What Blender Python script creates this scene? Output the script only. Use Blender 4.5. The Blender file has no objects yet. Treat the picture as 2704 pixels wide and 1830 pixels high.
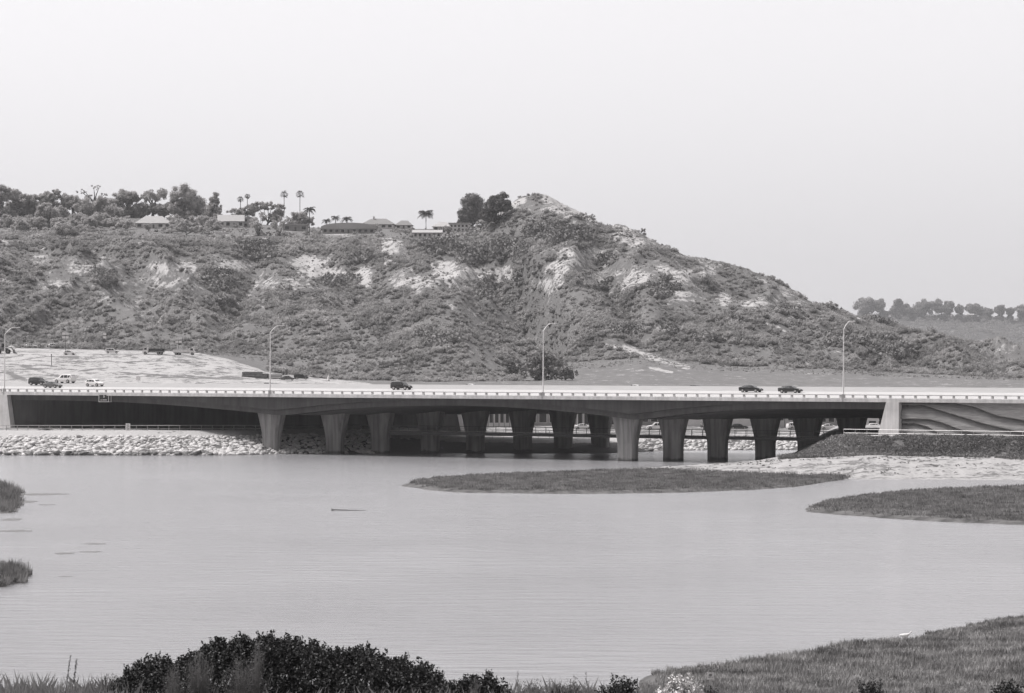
import bpy, math, random
import numpy as np
rad = math.radians
R_ = random.Random(7)
rng = np.random.default_rng(11)
sc = bpy.context.scene
COL = sc.collection

# ------------------------------------------------------------------ camera
FPX = 7500.0; CAMZ = 20.1; HOR = 950.0; CU = 1352.0
cam_d = bpy.data.cameras.new("camera"); cam = bpy.data.objects.new("camera", cam_d); COL.objects.link(cam)
cam_d.sensor_width = 36.0; cam_d.lens = 36.0 * FPX / 2704.0
cam_d.clip_start = 1.0; cam_d.clip_end = 60000.0
cam.location = (0, 0, CAMZ)
cam.rotation_euler = (rad(90) + math.atan((HOR - 915) / FPX), 0, 0)
sc.camera = cam

# ------------------------------------------------------------------ sky, sun, exposure
SUN_EL, SUN_AZ = 60.0, -80.0          # azimuth measured from +Y (view direction) towards +X
world = bpy.data.worlds.new("World"); sc.world = world; world.use_nodes = True
nt = world.node_tree; nt.nodes.clear()
sky = nt.nodes.new("ShaderNodeTexSky"); sky.sky_type = 'NISHITA'; sky.sun_disc = False
sky.sun_elevation = rad(SUN_EL); sky.sun_rotation = rad(SUN_AZ)
sky.air_density = 1.0; sky.dust_density = 6.0; sky.ozone_density = 1.0
bw = nt.nodes.new("ShaderNodeRGBToBW")
mixc = nt.nodes.new("ShaderNodeMix"); mixc.data_type = 'RGBA'; mixc.blend_type = 'MULTIPLY'; mixc.inputs[0].default_value = 1.0
mixc.inputs[7].default_value = (0.99, 0.975, 1.0, 1)
bg = nt.nodes.new("ShaderNodeBackground"); bg.inputs[1].default_value = 0.15
wo = nt.nodes.new("ShaderNodeOutputWorld")
veil = nt.nodes.new("ShaderNodeMath"); veil.operation = 'MULTIPLY_ADD'; veil.inputs[1].default_value = 0.35; veil.inputs[2].default_value = 2.0   # even marine layer over the clear sky
nt.links.new(sky.outputs[0], bw.inputs[0]); nt.links.new(bw.outputs[0], veil.inputs[0]); wtc = nt.nodes.new("ShaderNodeTexCoord"); wsp = nt.nodes.new("ShaderNodeSeparateXYZ"); wmr = nt.nodes.new("ShaderNodeMapRange"); wmu = nt.nodes.new("ShaderNodeMath"); wmu.operation = 'MULTIPLY'
wmr.interpolation_type = 'SMOOTHSTEP'; wmr.inputs[1].default_value = -0.6; wmr.inputs[2].default_value = 0.75; wmr.inputs[3].default_value = 0.30; wmr.inputs[4].default_value = 1.0   # veil brightest ahead, dimmed behind the camera to darken the bridge face
nt.links.new(wtc.outputs['Generated'], wsp.inputs[0]); nt.links.new(wsp.outputs[1], wmr.inputs[0])
nt.links.new(veil.outputs[0], wmu.inputs[0]); nt.links.new(wmr.outputs[0], wmu.inputs[1]); nt.links.new(wmu.outputs[0], mixc.inputs[6])
nt.links.new(mixc.outputs[2], bg.inputs[0]); nt.links.new(bg.outputs[0], wo.inputs[0])
sun_d = bpy.data.lights.new("sun", 'SUN'); sun = bpy.data.objects.new("sun", sun_d); COL.objects.link(sun)
sun_d.energy = 1.5; sun_d.angle = rad(10.0); sun_d.color = (1.0, 0.985, 0.975)
az = rad(SUN_AZ); el = rad(SUN_EL)
sdir = (math.sin(az) * math.cos(el), math.cos(az) * math.cos(el), math.sin(el))
import mathutils
sun.rotation_euler = mathutils.Vector(sdir).to_track_quat('Z', 'Y').to_euler()
sc.view_settings.view_transform = 'Standard'; sc.view_settings.look = 'None'
sc.view_settings.exposure = 1.2; sc.view_settings.gamma = 1.0
HAZE_DENSITY = 6.0e-5
sc.cycles.diffuse_bounces = 1

# ------------------------------------------------------------------ helpers
def W(u, y, Z):
    return ((u - CU) / FPX * Z, Z, CAMZ + (HOR - y) / FPX * Z)
def UY(X, Y, z):
    return CU + X / Y * FPX, HOR - (z - CAMZ) / Y * FPX

def noise2(x, y, seed=0):
    x = np.asarray(x, float); y = np.asarray(y, float)
    xi = np.floor(x).astype(np.int64); yi = np.floor(y).astype(np.int64)
    fx = x - xi; fy = y - yi
    fx = fx * fx * (3 - 2 * fx); fy = fy * fy * (3 - 2 * fy)
    def h(a, b):
        n = (a * 374761393 + b * 668265263 + seed * 974634777) & 0x7fffffff
        n = ((n ^ (n >> 13)) * 1274126177) & 0x7fffffff
        return ((n ^ (n >> 16)) & 0xffff) / 65535.0
    a = h(xi, yi); b = h(xi + 1, yi); c = h(xi, yi + 1); d = h(xi + 1, yi + 1)
    return (a * (1 - fx) + b * fx) * (1 - fy) + (c * (1 - fx) + d * fx) * fy
def fbm(x, y, o=4, seed=0):
    s = 0; a = 1; t = 0
    for i in range(o):
        s = s + a * noise2(np.asarray(x) * 2 ** i, np.asarray(y) * 2 ** i, seed + i * 17); t += a; a *= .55
    return s / t
def ss(x):
    x = np.clip(x, 0, 1); return x * x * (3 - 2 * x)

def setp(o, label=None, cat=None, group=None, kind=None):
    if label: o['label'] = label
    if cat: o['category'] = cat
    if group: o['group'] = group
    if kind: o['kind'] = kind
    return o
def mesh_np(name, V, F, mat=None, smooth=False):
    V = np.asarray(V, np.float32); F = np.asarray(F, np.int32)
    me = bpy.data.meshes.new(name)
    k = F.shape[1]
    me.vertices.add(len(V)); me.vertices.foreach_set('co', V.ravel())
    me.loops.add(F.size); me.loops.foreach_set('vertex_index', F.ravel())
    me.polygons.add(len(F)); me.polygons.foreach_set('loop_start', np.arange(0, F.size, k, dtype=np.int32))
    try: me.polygons.foreach_set('loop_total', np.full(len(F), k, dtype=np.int32))
    except Exception: pass
    if smooth: me.polygons.foreach_set('use_smooth', np.ones(len(F), bool))
    me.update(calc_edges=True); me.validate()
    if mat: me.materials.append(mat)
    return me
def link(name, me, parent=None):
    o = bpy.data.objects.new(name, me); COL.objects.link(o)
    if parent: o.parent = parent
    return o
def thing(name, label, cat, loc=(0, 0, 0), rz=0.0, group=None):
    o = bpy.data.objects.new(name, None); COL.objects.link(o); o.location = loc; o.rotation_euler = (0, 0, rz)
    o.empty_display_size = .1
    return setp(o, label, cat, group)
class MB:
    def __init__(s): s.v = []; s.f = []
    def add(s, V, F):
        n = len(s.v); s.v += [tuple(map(float, p)) for p in V]; s.f += [tuple(i + n for i in f) for f in F]; return s
    def box(s, x0, x1, y0, y1, z0, z1):
        V = [(x0, y0, z0), (x1, y0, z0), (x1, y1, z0), (x0, y1, z0), (x0, y0, z1), (x1, y0, z1), (x1, y1, z1), (x0, y1, z1)]
        return s.hexa(V)
    def hexa(s, V):
        return s.add(V, [(0, 3, 2, 1), (4, 5, 6, 7), (0, 1, 5, 4), (1, 2, 6, 5), (2, 3, 7, 6), (3, 0, 4, 7)])
    def tube(s, pts, r, n=6, cap=True):
        pts = [mathutils.Vector(p) for p in pts]
        rs = r if isinstance(r, (list, tuple)) else [r] * len(pts)
        V = []; F = []
        for i, p in enumerate(pts):
            t = (pts[min(i + 1, len(pts) - 1)] - pts[max(i - 1, 0)])
            if t.length < 1e-9: t = mathutils.Vector((0, 0, 1))
            t.normalize()
            a = t.cross(mathutils.Vector((0, 0, 1)))
            if a.length < 1e-3: a = t.cross(mathutils.Vector((1, 0, 0)))
            a.normalize(); b = t.cross(a)
            for k in range(n):
                an = 2 * math.pi * k / n
                V.append(p + (a * math.cos(an) + b * math.sin(an)) * rs[i])
        for i in range(len(pts) - 1):
            for k in range(n):
                k2 = (k + 1) % n
                F.append((i * n + k, i * n + k2, (i + 1) * n + k2, (i + 1) * n + k))
        if cap:
            F.append(tuple(range(n - 1, -1, -1))); F.append(tuple((len(pts) - 1) * n + k for k in range(n)))
        return s.add(V, F)
    def cyl(s, c, axis, r, h, n=16):
        c = mathutils.Vector(c); a = mathutils.Vector(axis).normalized()
        return s.tube([c - a * h / 2, c + a * h / 2], r, n)
    def prism(s, poly, y0, y1):          # poly in (x,z), extruded along y
        n = len(poly)
        V = [(x, y0, z) for x, z in poly] + [(x, y1, z) for x, z in poly]
        F = [tuple(range(n)), tuple(range(2 * n - 1, n - 1, -1))]
        F += [(i, i + n, (i + 1) % n + n, (i + 1) % n) for i in range(n)]
        return s.add(V, F)
    def loft(s, rings, closed=True, cap=True):
        n = len(rings[0]); V = [p for r in rings for p in r]; F = []
        for i in range(len(rings) - 1):
            for k in range(n if closed else n - 1):
                k2 = (k + 1) % n
                F.append((i * n + k, i * n + k2, (i + 1) * n + k2, (i + 1) * n + k))
        if cap: F.append(tuple(range(n - 1, -1, -1))); F.append(tuple((len(rings) - 1) * n + k for k in range(n)))
        return s.add(V, F)
    def obj(s, name, mat, parent=None, smooth=False):
        me = bpy.data.meshes.new(name); me.from_pydata(s.v, [], s.f); me.update()
        import bmesh
        bm = bmesh.new(); bm.from_mesh(me); bmesh.ops.recalc_face_normals(bm, faces=bm.faces); bm.to_mesh(me); bm.free()
        if smooth:
            me.polygons.foreach_set('use_smooth', [True] * len(me.polygons))
        me.materials.append(mat)
        return link(name, me, parent)
def children(o): return [c for c in bpy.data.objects if c.parent == o]
def copy_tree(o, kids, parent=None):
    c = o.copy(); COL.objects.link(c)
    if parent: c.parent = parent
    for k in kids.get(o.name, []): copy_tree(k, kids, c)
    return c
def kidmap(o, m=None):
    m = {} if m is None else m
    ch = children(o)
    if ch:
        m[o.name] = ch
        for c in ch: kidmap(c, m)
    return m

# ------------------------------------------------------------------ materials (monochrome film: every surface is a neutral grey)
def G(v, w=0.0): return (v * (1 + .03 + w), v, v * (1 - .01 - w), 1)
def mat(name, v, rough=.8, var=0.0, scale=1.0, spec=.3, metal=0.0, detail=4, bump=0.0, stretch=None, ramp=None, warm=0.0):
    m = bpy.data.materials.new(name); m.use_nodes = True; t = m.node_tree
    b = t.nodes["Principled BSDF"]; b.inputs['Roughness'].default_value = rough
    b.inputs['Specular IOR Level'].default_value = spec; b.inputs['Metallic'].default_value = metal
    b.inputs['Base Color'].default_value = G(v, warm)
    if var or bump:
        tc = t.nodes.new("ShaderNodeTexCoord"); src = tc.outputs['Object']
        if stretch:
            mp = t.nodes.new("ShaderNodeMapping"); mp.inputs['Scale'].default_value = stretch
            t.links.new(src, mp.inputs[0]); src = mp.outputs[0]
        nz = t.nodes.new("ShaderNodeTexNoise"); nz.inputs['Scale'].default_value = scale; nz.inputs['Detail'].default_value = detail
        nz.inputs['Roughness'].default_value = .65
        t.links.new(src, nz.inputs[0])
        if var:
            cr = t.nodes.new("ShaderNodeValToRGB"); lo, hi = ramp or (.3, .7)
            cr.color_ramp.elements[0].position = lo; cr.color_ramp.elements[1].position = hi
            cr.color_ramp.elements[0].color = G(v * (1 - var), warm); cr.color_ramp.elements[1].color = G(min(.9, v * (1 + var)), warm)
            t.links.new(nz.outputs[0], cr.inputs[0]); t.links.new(cr.outputs[0], b.inputs['Base Color'])
        if bump:
            bp = t.nodes.new("ShaderNodeBump"); bp.inputs['Strength'].default_value = 1.0; bp.inputs['Distance'].default_value = bump
            t.links.new(nz.outputs[0], bp.inputs['Height']); t.links.new(bp.outputs[0], b.inputs['Normal'])
    return m
M = {}
M['conc'] = mat('pale_concrete', .68, .85, .14, .35, bump=.03)
M['conc_shade'] = mat('weathered_shaded_concrete', .11, .9, .22, .3, bump=.03, stretch=(1, 1, .35))  # shade painted into the colour of girders, abutments and wing wall
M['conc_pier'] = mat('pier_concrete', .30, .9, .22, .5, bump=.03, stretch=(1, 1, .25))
M['conc_white'] = mat('new_concrete_pavement', .47, .8, .08, .3)
M['asph'] = mat('worn_grey_pavement', .34, .85, .1, .4, stretch=(1, 1, 1))
M['wallrock'] = mat('strata_wall_finish', .27, .95, .25, 1.2, stretch=(.4, .4, 3.0), bump=.05)
M['rail'] = mat('rail_concrete', .60, .8, .1, 1)
M['galv'] = mat('galvanised_steel', .55, .45, .1, 3, metal=.3)
M['polepaint'] = mat('pale_pole_paint', .80, .6)
M['rust'] = mat('dull_steel', .12, .6, .3, 4)
M['wood_pale'] = mat('weathered_rail_timber', .42, .8, .2, 5)
M['white'] = mat('white_paint', .80, .5, .04, 2)
M['black'] = mat('black_rubber', .02, .8)
M['dark'] = mat('dark_paint', .03, .35, spec=.5)
M['carblack'] = mat('black_car_paint', .018, .22, spec=.6)
M['cargrey'] = mat('grey_car_paint', .13, .25, spec=.6)
M['carwhite'] = mat('white_car_paint', .82, .3, spec=.6)
M['glass'] = mat('dark_window_glass', .02, .08, spec=.9)
M['rim'] = mat('alloy_rim', .45, .35, metal=.5)
M['lamp'] = mat('lamp_lens', .75, .2)
M['signdark'] = mat('sign_face_dark', .07, .5)
M['signwhite'] = mat('sign_face_white', .88, .6)
M['ink'] = mat('sign_lettering_dark', .06, .6)
M['rock'] = mat('riprap_stone', .56, .9, .4, 1.4, bump=.12, detail=6)
M['wetrock'] = mat('wet_riprap_stone', .16, .6, .4, 1.4, bump=.1)
M['bark'] = mat('bark', .10, .95, .3, 4, bump=.02)
M['leaf_hill'] = mat('hill_tree_foliage', .46, .9, .5, .45, spec=.1)
M['leaf_mid'] = mat('slope_foot_tree_foliage', .28, .9, .5, .45, spec=.1)
M['leaf_pine'] = mat('pine_foliage', .20, .9, .5, .45, spec=.1)
M['leaf_far'] = mat('far_tree_foliage', .32, .9, .4, .2, spec=.1)
M['leaf_dark'] = mat('dark_glossy_foliage', .035, .55, .5, 3, spec=.35)
M['scrub'] = mat('chaparral_foliage', .37, .95, .5, .06, spec=.1)
M['scrubd'] = mat('dense_chaparral_foliage', .24, .95, .5, .06, spec=.1)
M['scrubl'] = mat('dry_scrub_foliage', .30, .95, .4, .3, spec=.1)
M['palm'] = mat('palm_fronds', .09, .7, .3, 1, spec=.2)
M['marsh'] = mat('pickleweed_grass', .20, .95, .5, .35, spec=.1, detail=8, ramp=(.38, .62))
M['marshl'] = mat('pale_marsh_grass', .31, .95, .5, .35, spec=.1, detail=8, ramp=(.38, .62))
M['weedmat'] = mat('floating_weed', .17, .9, .3, 2)
M['marshbase'] = mat('marsh_mat', .12, .98, .45, .35, spec=.05, detail=8, ramp=(.38, .62))
M['drygrass'] = mat('dry_grass_blades', .24, .9, .4, 2, spec=.1)
M['brush'] = mat('feathery_sage_twigs', .24, .9, .35, 3, spec=.1)
M['petal'] = mat('pale_flower_heads', .75, .8, .15, 6, spec=.1)
M['mud'] = mat('dry_mud_and_shell', .60, .95, .30, .5, detail=8, bump=.05, stretch=(.5, 1.5, 1), ramp=(.36, .6))
M['bank'] = mat('sandy_bank_soil', .42, .95, .4, .6, detail=8, bump=.1)
M['fore'] = mat('bank_topsoil', .22, .95, .4, .8, bump=.05)
M['roof'] = mat('clay_tile_roof', .24, .85, .2, 2, bump=.02)
M['roofl'] = mat('pale_tile_roof', .42, .85, .15, 2, bump=.02)
M['stucco'] = mat('pale_stucco', .72, .9, .08, .8)
M['stuccog'] = mat('grey_stucco', .36, .9, .2, .8)
M['win'] = mat('house_window_glass', .04, .15, spec=.7)
M['machine'] = mat('machine_paint', .20, .5, .25, 2)
M['pipe'] = mat('stacked_pipe_plastic', .09, .6, .4, 1.5)
M['chain'] = mat('chain_link_steel', .30, .6)

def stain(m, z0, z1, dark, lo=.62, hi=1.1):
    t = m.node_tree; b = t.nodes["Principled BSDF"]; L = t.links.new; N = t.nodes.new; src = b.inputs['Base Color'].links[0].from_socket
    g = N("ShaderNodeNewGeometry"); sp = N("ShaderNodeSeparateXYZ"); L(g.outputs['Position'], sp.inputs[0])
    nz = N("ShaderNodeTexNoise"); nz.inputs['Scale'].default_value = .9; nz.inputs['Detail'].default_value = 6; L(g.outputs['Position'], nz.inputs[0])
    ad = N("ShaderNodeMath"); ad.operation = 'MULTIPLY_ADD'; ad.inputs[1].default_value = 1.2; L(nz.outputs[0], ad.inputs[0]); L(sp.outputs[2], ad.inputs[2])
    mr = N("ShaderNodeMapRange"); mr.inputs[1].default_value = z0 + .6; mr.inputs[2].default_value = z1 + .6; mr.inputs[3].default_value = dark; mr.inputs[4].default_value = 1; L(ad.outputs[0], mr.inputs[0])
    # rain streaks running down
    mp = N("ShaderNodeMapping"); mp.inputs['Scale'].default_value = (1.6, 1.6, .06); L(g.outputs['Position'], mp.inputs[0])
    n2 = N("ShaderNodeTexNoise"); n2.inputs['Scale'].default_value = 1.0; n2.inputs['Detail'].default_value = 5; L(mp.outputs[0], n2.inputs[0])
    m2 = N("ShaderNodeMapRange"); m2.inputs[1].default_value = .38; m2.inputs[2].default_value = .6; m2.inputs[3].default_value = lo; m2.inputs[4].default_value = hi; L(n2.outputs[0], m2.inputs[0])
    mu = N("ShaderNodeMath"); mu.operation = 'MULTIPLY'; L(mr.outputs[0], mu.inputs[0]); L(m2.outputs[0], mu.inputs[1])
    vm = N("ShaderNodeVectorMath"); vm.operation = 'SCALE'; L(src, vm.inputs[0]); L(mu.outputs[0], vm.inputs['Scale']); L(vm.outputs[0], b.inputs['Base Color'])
stain(M['conc_pier'], .3, .8, .4, .72, 1.08); stain(M['conc_shade'], -5, -4, 1, .86, 1.04)
stain(M['conc'], -5, -4, 1, .88, 1.03)
def translucent(m, fac):
    t = m.node_tree; b = t.nodes["Principled BSDF"]; N = t.nodes.new; L = t.links.new
    tr = N("ShaderNodeBsdfTranslucent"); mx = N("ShaderNodeMixShader"); mx.inputs[0].default_value = fac
    src = b.inputs['Base Color']
    if src.links: L(src.links[0].from_socket, tr.inputs[0])
    else: tr.inputs[0].default_value = src.default_value
    out = [n for n in t.nodes if n.type == 'OUTPUT_MATERIAL'][0]
    L(b.outputs[0], mx.inputs[1]); L(tr.outputs[0], mx.inputs[2]); L(mx.outputs[0], out.inputs['Surface'])
for k_ in ('leaf_hill', 'leaf_far', 'scrub', 'scrubl', 'marsh', 'drygrass', 'brush', 'palm'): translucent(M[k_], .5)
def attr_ground(name, veg, vegd, bare, grain=.22, bumpd=.8, st1=None):
    m = bpy.data.materials.new(name); m.use_nodes = True; t = m.node_tree; L = t.links.new; N = t.nodes.new
    b = t.nodes["Principled BSDF"]; b.inputs['Roughness'].default_value = .97; b.inputs['Specular IOR Level'].default_value = .1
    tc = N("ShaderNodeTexCoord")
    def nz(scale, det, st=None):
        n = N("ShaderNodeTexNoise"); n.inputs['Scale'].default_value = scale; n.inputs['Detail'].default_value = det; n.inputs['Roughness'].default_value = .7
        if st:
            mp = N("ShaderNodeMapping"); mp.inputs['Scale'].default_value = st; L(tc.outputs['Object'], mp.inputs[0]); L(mp.outputs[0], n.inputs[0])
        else: L(tc.outputs['Object'], n.inputs[0])
        return n
    def math_(op, a, c):
        n = N("ShaderNodeMath"); n.operation = op
        for i, x in enumerate((a, c)):
            if isinstance(x, (int, float)): n.inputs[i].default_value = x
            else: L(x, n.inputs[i])
        return n.outputs[0]
    ab = N("ShaderNodeAttribute"); ab.attribute_name = 'bare'
    ad = N("ShaderNodeAttribute"); ad.attribute_name = 'dense'
    n1 = nz(grain, 6, st1); n2 = nz(.03, 5); n3 = nz(1.6, 3)
    # vegetation tone
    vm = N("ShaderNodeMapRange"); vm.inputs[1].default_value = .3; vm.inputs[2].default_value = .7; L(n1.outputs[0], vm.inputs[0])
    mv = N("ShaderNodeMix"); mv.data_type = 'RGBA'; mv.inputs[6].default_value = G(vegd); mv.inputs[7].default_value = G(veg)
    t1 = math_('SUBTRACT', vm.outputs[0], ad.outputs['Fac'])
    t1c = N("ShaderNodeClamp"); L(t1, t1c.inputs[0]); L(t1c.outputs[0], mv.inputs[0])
    # bare mask: attribute + noise, thresholded
    s = math_('ADD', math_('MULTIPLY', ab.outputs['Fac'], .85), math_('MULTIPLY', math_('SUBTRACT', n1.outputs[0], .5), 2.4))
    s = math_('ADD', s, math_('MULTIPLY', math_('SUBTRACT', n3.outputs[0], .5), 1.0))
    br = N("ShaderNodeMapRange"); br.inputs[1].default_value = .42; br.inputs[2].default_value = .62; L(s, br.inputs[0])
    mb = N("ShaderNodeMix"); mb.data_type = 'RGBA'; L(br.outputs[0], mb.inputs[0]); L(mv.outputs[2], mb.inputs[6])
    cb = N("ShaderNodeMix"); cb.data_type = 'RGBA'; cb.inputs[6].default_value = G(bare * .75); cb.inputs[7].default_value = G(bare * 1.15)
    L(n3.outputs[0], cb.inputs[0]); L(cb.outputs[2], mb.inputs[7]); L(mb.outputs[2], b.inputs['Base Color'])
    bp = N("ShaderNodeBump"); bp.inputs['Distance'].default_value = bumpd; bp.inputs['Strength'].default_value = .8
    L(n1.outputs[0], bp.inputs['Height']); L(bp.outputs[0], b.inputs['Normal'])
    return m
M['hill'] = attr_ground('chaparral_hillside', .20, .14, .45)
M['farhill'] = attr_ground('far_hillside', .13, .06, .42, grain=.08)

# ------------------------------------------------------------------ water
def water_mat():
    m = bpy.data.materials.new('lagoon_water'); m.use_nodes = True; t = m.node_tree; L = t.links.new; N = t.nodes.new
    b = t.nodes["Principled BSDF"]; b.inputs['Base Color'].default_value = (.285, .28, .287, 1)
    b.inputs['Roughness'].default_value = .16; b.inputs['IOR'].default_value = 1.4
    tc = N("ShaderNodeTexCoord")
    mp = N("ShaderNodeMapping"); mp.inputs['Scale'].default_value = (.5, 1.0, 1); L(tc.outputs['Object'], mp.inputs[0])
    n1 = N("ShaderNodeTexNoise"); n1.inputs['Scale'].default_value = 1.0; n1.inputs['Detail'].default_value = 5; n1.inputs['Roughness'].default_value = .7
    n2 = N("ShaderNodeTexNoise"); n2.inputs['Scale'].default_value = .03; n2.inputs['Detail'].default_value = 3
    L(mp.outputs[0], n1.inputs[0]); L(tc.outputs['Object'], n2.inputs[0])
    mr = N("ShaderNodeMapRange"); mr.inputs[1].default_value = .3; mr.inputs[2].default_value = .7; mr.inputs[3].default_value = .45; mr.inputs[4].default_value = 1.4
    L(n2.outputs[0], mr.inputs[0])
    mu = N("ShaderNodeMath"); mu.operation = 'MULTIPLY'; L(n1.outputs[0], mu.inputs[0]); L(mr.outputs[0], mu.inputs[1])
    bp = N("ShaderNodeBump"); bp.inputs['Strength'].default_value = 1.0; bp.inputs['Distance'].default_value = .24
    L(mu.outputs[0], bp.inputs['Height'])
    mp3 = N("ShaderNodeMapping"); mp3.inputs['Scale'].default_value = (.16, .55, 1); L(tc.outputs['Object'], mp3.inputs[0])
    n3 = N("ShaderNodeTexNoise"); n3.inputs['Scale'].default_value = 1.0; n3.inputs['Detail'].default_value = 4; L(mp3.outputs[0], n3.inputs[0])
    bp2 = N("ShaderNodeBump"); bp2.inputs['Strength'].default_value = 1.0; bp2.inputs['Distance'].default_value = .34
    L(n3.outputs[0], bp2.inputs['Height']); L(bp.outputs[0], bp2.inputs['Normal']); L(bp2.outputs[0], b.inputs['Normal'])
    return m
M['water'] = water_mat()
me = mesh_np('water', [(-9000, -200, 0), (9000, -200, 0), (9000, 9000, 0), (-9000, 9000, 0)], [(0, 1, 2, 3)], M['water'])
setp(link('water', me), 'grey rippled lagoon water spreading across the foreground', 'water', kind='structure')

# ------------------------------------------------------------------ terrain behind the bridge (one sheet)
def ip(u, xs, ys): return np.interp(u, xs, ys)
def zfromy(y, Z): return CAMZ + (HOR - y) / FPX * Z
D = np.array((.8553, -.5181)); Nn = np.array((.5181, .8553)); P0 = np.array((22.8, 559.9))
def SW(s, w): p = P0 + D * s + Nn * w; return float(p[0]), float(p[1])
def Znear(u): return 573.7 / (1 + 8.08e-5 * (np.asarray(u, float) - 1352))
def SWz(u, w):   # s such that the point (s,w) shows in column u
    k = (u - CU) / FPX; p = P0 + Nn * w
    return float((k * p[1] - p[0]) / (D[0] - k * D[1]))
ucols = np.concatenate([np.arange(-900, -20, 20), np.arange(-20, 2740, 5), np.arange(2740, 3700, 20)])
U_ = ucols
lines = []
toeX = [-400, -66, -58, -48, -36, -10, 17, 24, 36, 120, 400]; toeZ = [600, 597, 599, 606, 610, 609, 608, 613, 630, 640, 660]
def toe_of_u(u):
    Z = np.full_like(u, 620.0)
    for _ in range(12): Z = np.interp((u - CU) / FPX * Z, toeX, toeZ)
    return Z
tz = toe_of_u(U_.astype(float))
wallZ = np.interp(U_, [-900, 20, 1230, 1300, 3700], [643, 643, 671, 672, 690]) + 1.5
topz = ip(U_, [-900, 1000, 1250, 3700], [4.7, 4.7, 2.7, 2.7])
midz = ip(U_, [-900, 1120, 1290, 3700], [11.2, 11.2, 2.7, 2.7])
def yl(Z, xs, ys): return (np.full_like(U_, Z, dtype=float), zfromy(ip(U_, xs, ys), Z))
sil = [(-900, 600), (0, 618), (300, 622), (600, 628), (750, 624), (850, 630), (1000, 627), (1100, 634), (1200, 630), (1250, 622), (1280, 600), (1310, 565), (1338, 545), (1370, 524), (1392, 515),
       (1430, 513), (1455, 520), (1490, 541), (1559, 573), (1600, 598), (1629, 593), (1675, 605), (1745, 646), (1815, 675), (1885, 688), (1978, 712), (2048, 740), (2094, 764), (2153, 806),
       (2234, 830), (2327, 852), (2385, 866), (2455, 880), (2526, 897), (2600, 911), (2648, 919), (2692, 934), (2800, 952), (3700, 1005)]
sx = [a for a, b in sil]; sy = [b for a, b in sil]
rows = [
    (tz - 6, np.full_like(U_, -1.5, dtype=float)),
    (tz, np.full_like(U_, -.05, dtype=float)),
    (tz + 19.5, topz),
    (np.maximum(wallZ, tz + 24), topz + .02),
    (np.full_like(U_, 705.0, dtype=float), midz),
    yl(780, [-900, 900, 1200, 1400, 3700], [1050, 1050, 1080, 1090, 1090]),
    yl(850, [-900, 3700], [1028, 1028]),
    yl(920, [-900, 0, 300, 600, 870, 1000, 1400, 3700], [985, 985, 990, 1000, 1008, 1014, 1014, 1016]),
    yl(1000, [-900, 0, 200, 480, 600, 700, 800, 870, 1000, 1200, 1380, 1500, 1700, 2000, 2300, 2700, 3700], [930, 930, 933, 936, 950, 978, 993, 1001, 1005, 1006, 1004, 1000, 990, 998, 1006, 1012, 1014]),
    yl(1075, [-900, 0, 250, 500, 600, 700, 800, 900, 1000, 1150, 1250, 1380, 1500, 1700, 1900, 2200, 2700, 3700], [918, 915, 920, 926, 930, 932, 925, 915, 912, 915, 950, 990, 950, 935, 960, 972, 996, 1012]),
    yl(1210, [-900, 0, 600, 1000, 1200, 1330, 1500, 1700, 2000, 2300, 2500, 2700, 3700], [800, 800, 800, 810, 790, 830, 790, 790, 850, 915, 935, 978, 1010]),
    yl(1310, [-900, 0, 600, 900, 1200, 1330, 1450, 1600, 1800, 2000, 2200, 2400, 2700, 3700], [690, 695, 700, 700, 690, 730, 640, 660, 735, 780, 850, 890, 955, 1008]),
    (np.full_like(U_, 1400.0, dtype=float), zfromy(ip(U_, sx, sy), 1400)),
    (np.full_like(U_, 1430.0, dtype=float), zfromy(ip(U_, sx, sy), 1400) - ip(U_, [-900, 1250, 1330, 3700], [-1.5, -1.5, .8, .8])),
    (np.full_like(U_, 1650.0, dtype=float), zfromy(ip(U_, [-900, 0, 400, 600, 850, 1250, 1400, 1700, 2400, 3700], [570, 572, 575, 588, 602, 606, 640, 720, 950, 1000]), 1650)),
    (np.full_like(U_, 2300.0, dtype=float), ip(U_, [-900, 1250, 1700, 3700], [85, 60, 30, 10.])),
]
nsub = [2, 8, 4, 8, 12, 12, 12, 22, 24, 34, 34, 34, 4, 18, 8]
RZ = []; RH = []; tidx = []
for i in range(len(rows) - 1):
    for k in range(nsub[i]):
        f = k / nsub[i]; RZ.append(rows[i][0] * (1 - f) + rows[i + 1][0] * f); RH.append(rows[i][1] * (1 - f) + rows[i + 1][1] * f)
RZ.append(rows[-1][0]); RH.append(rows[-1][1])
RZ = np.array(RZ); RH = np.array(RH)
UU = np.broadcast_to(U_, RZ.shape)
# smooth the profile down each column a little (only the hill part)
for _ in range(3):
    Hs = RH.copy(); Hs[1:-1] = (RH[:-2] + 2 * RH[1:-1] + RH[2:]) / 4
    m_ = (RZ > 930) & (RZ < 1385); RH = np.where(m_, Hs, RH)
XX = (UU - CU) / FPX * RZ
hm = ss((RZ - 1062) / 70) * ss((1398 - RZ) / 70)          # hill relief amplitude
t_ = np.clip((RZ - 1060) / 340, 0, 1)
warp = (fbm(XX / 60, RZ / 90, 3, 5) - .5) * 70
rid = 1 - np.abs(2 * noise2((XX + warp) / 34 + RZ / 140, RZ / 260, 3) - 1)
rid2 = 1 - np.abs(2 * noise2((XX + warp * .6) / 15 - RZ / 90, RZ / 110, 9) - 1)
rid3 = 1 - np.abs(2 * noise2((XX + warp * .5) / 7 + RZ / 60, RZ / 60, 29) - 1)
RH = RH + hm * (17 * (rid - .6) + 6 * (rid2 - .5) + 1.8 * (rid3 - .5) + 5 * (fbm(XX / 22, RZ / 22, 4, 2) - .5))
# the deep gully between the plateau slope and the peak
ug = ip(t_, [0, .3, .6, 1], [1500, 1440, 1350, 1290])
RH = RH - hm * 18 * np.exp(-((UU - ug) / 52) ** 2)
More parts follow.
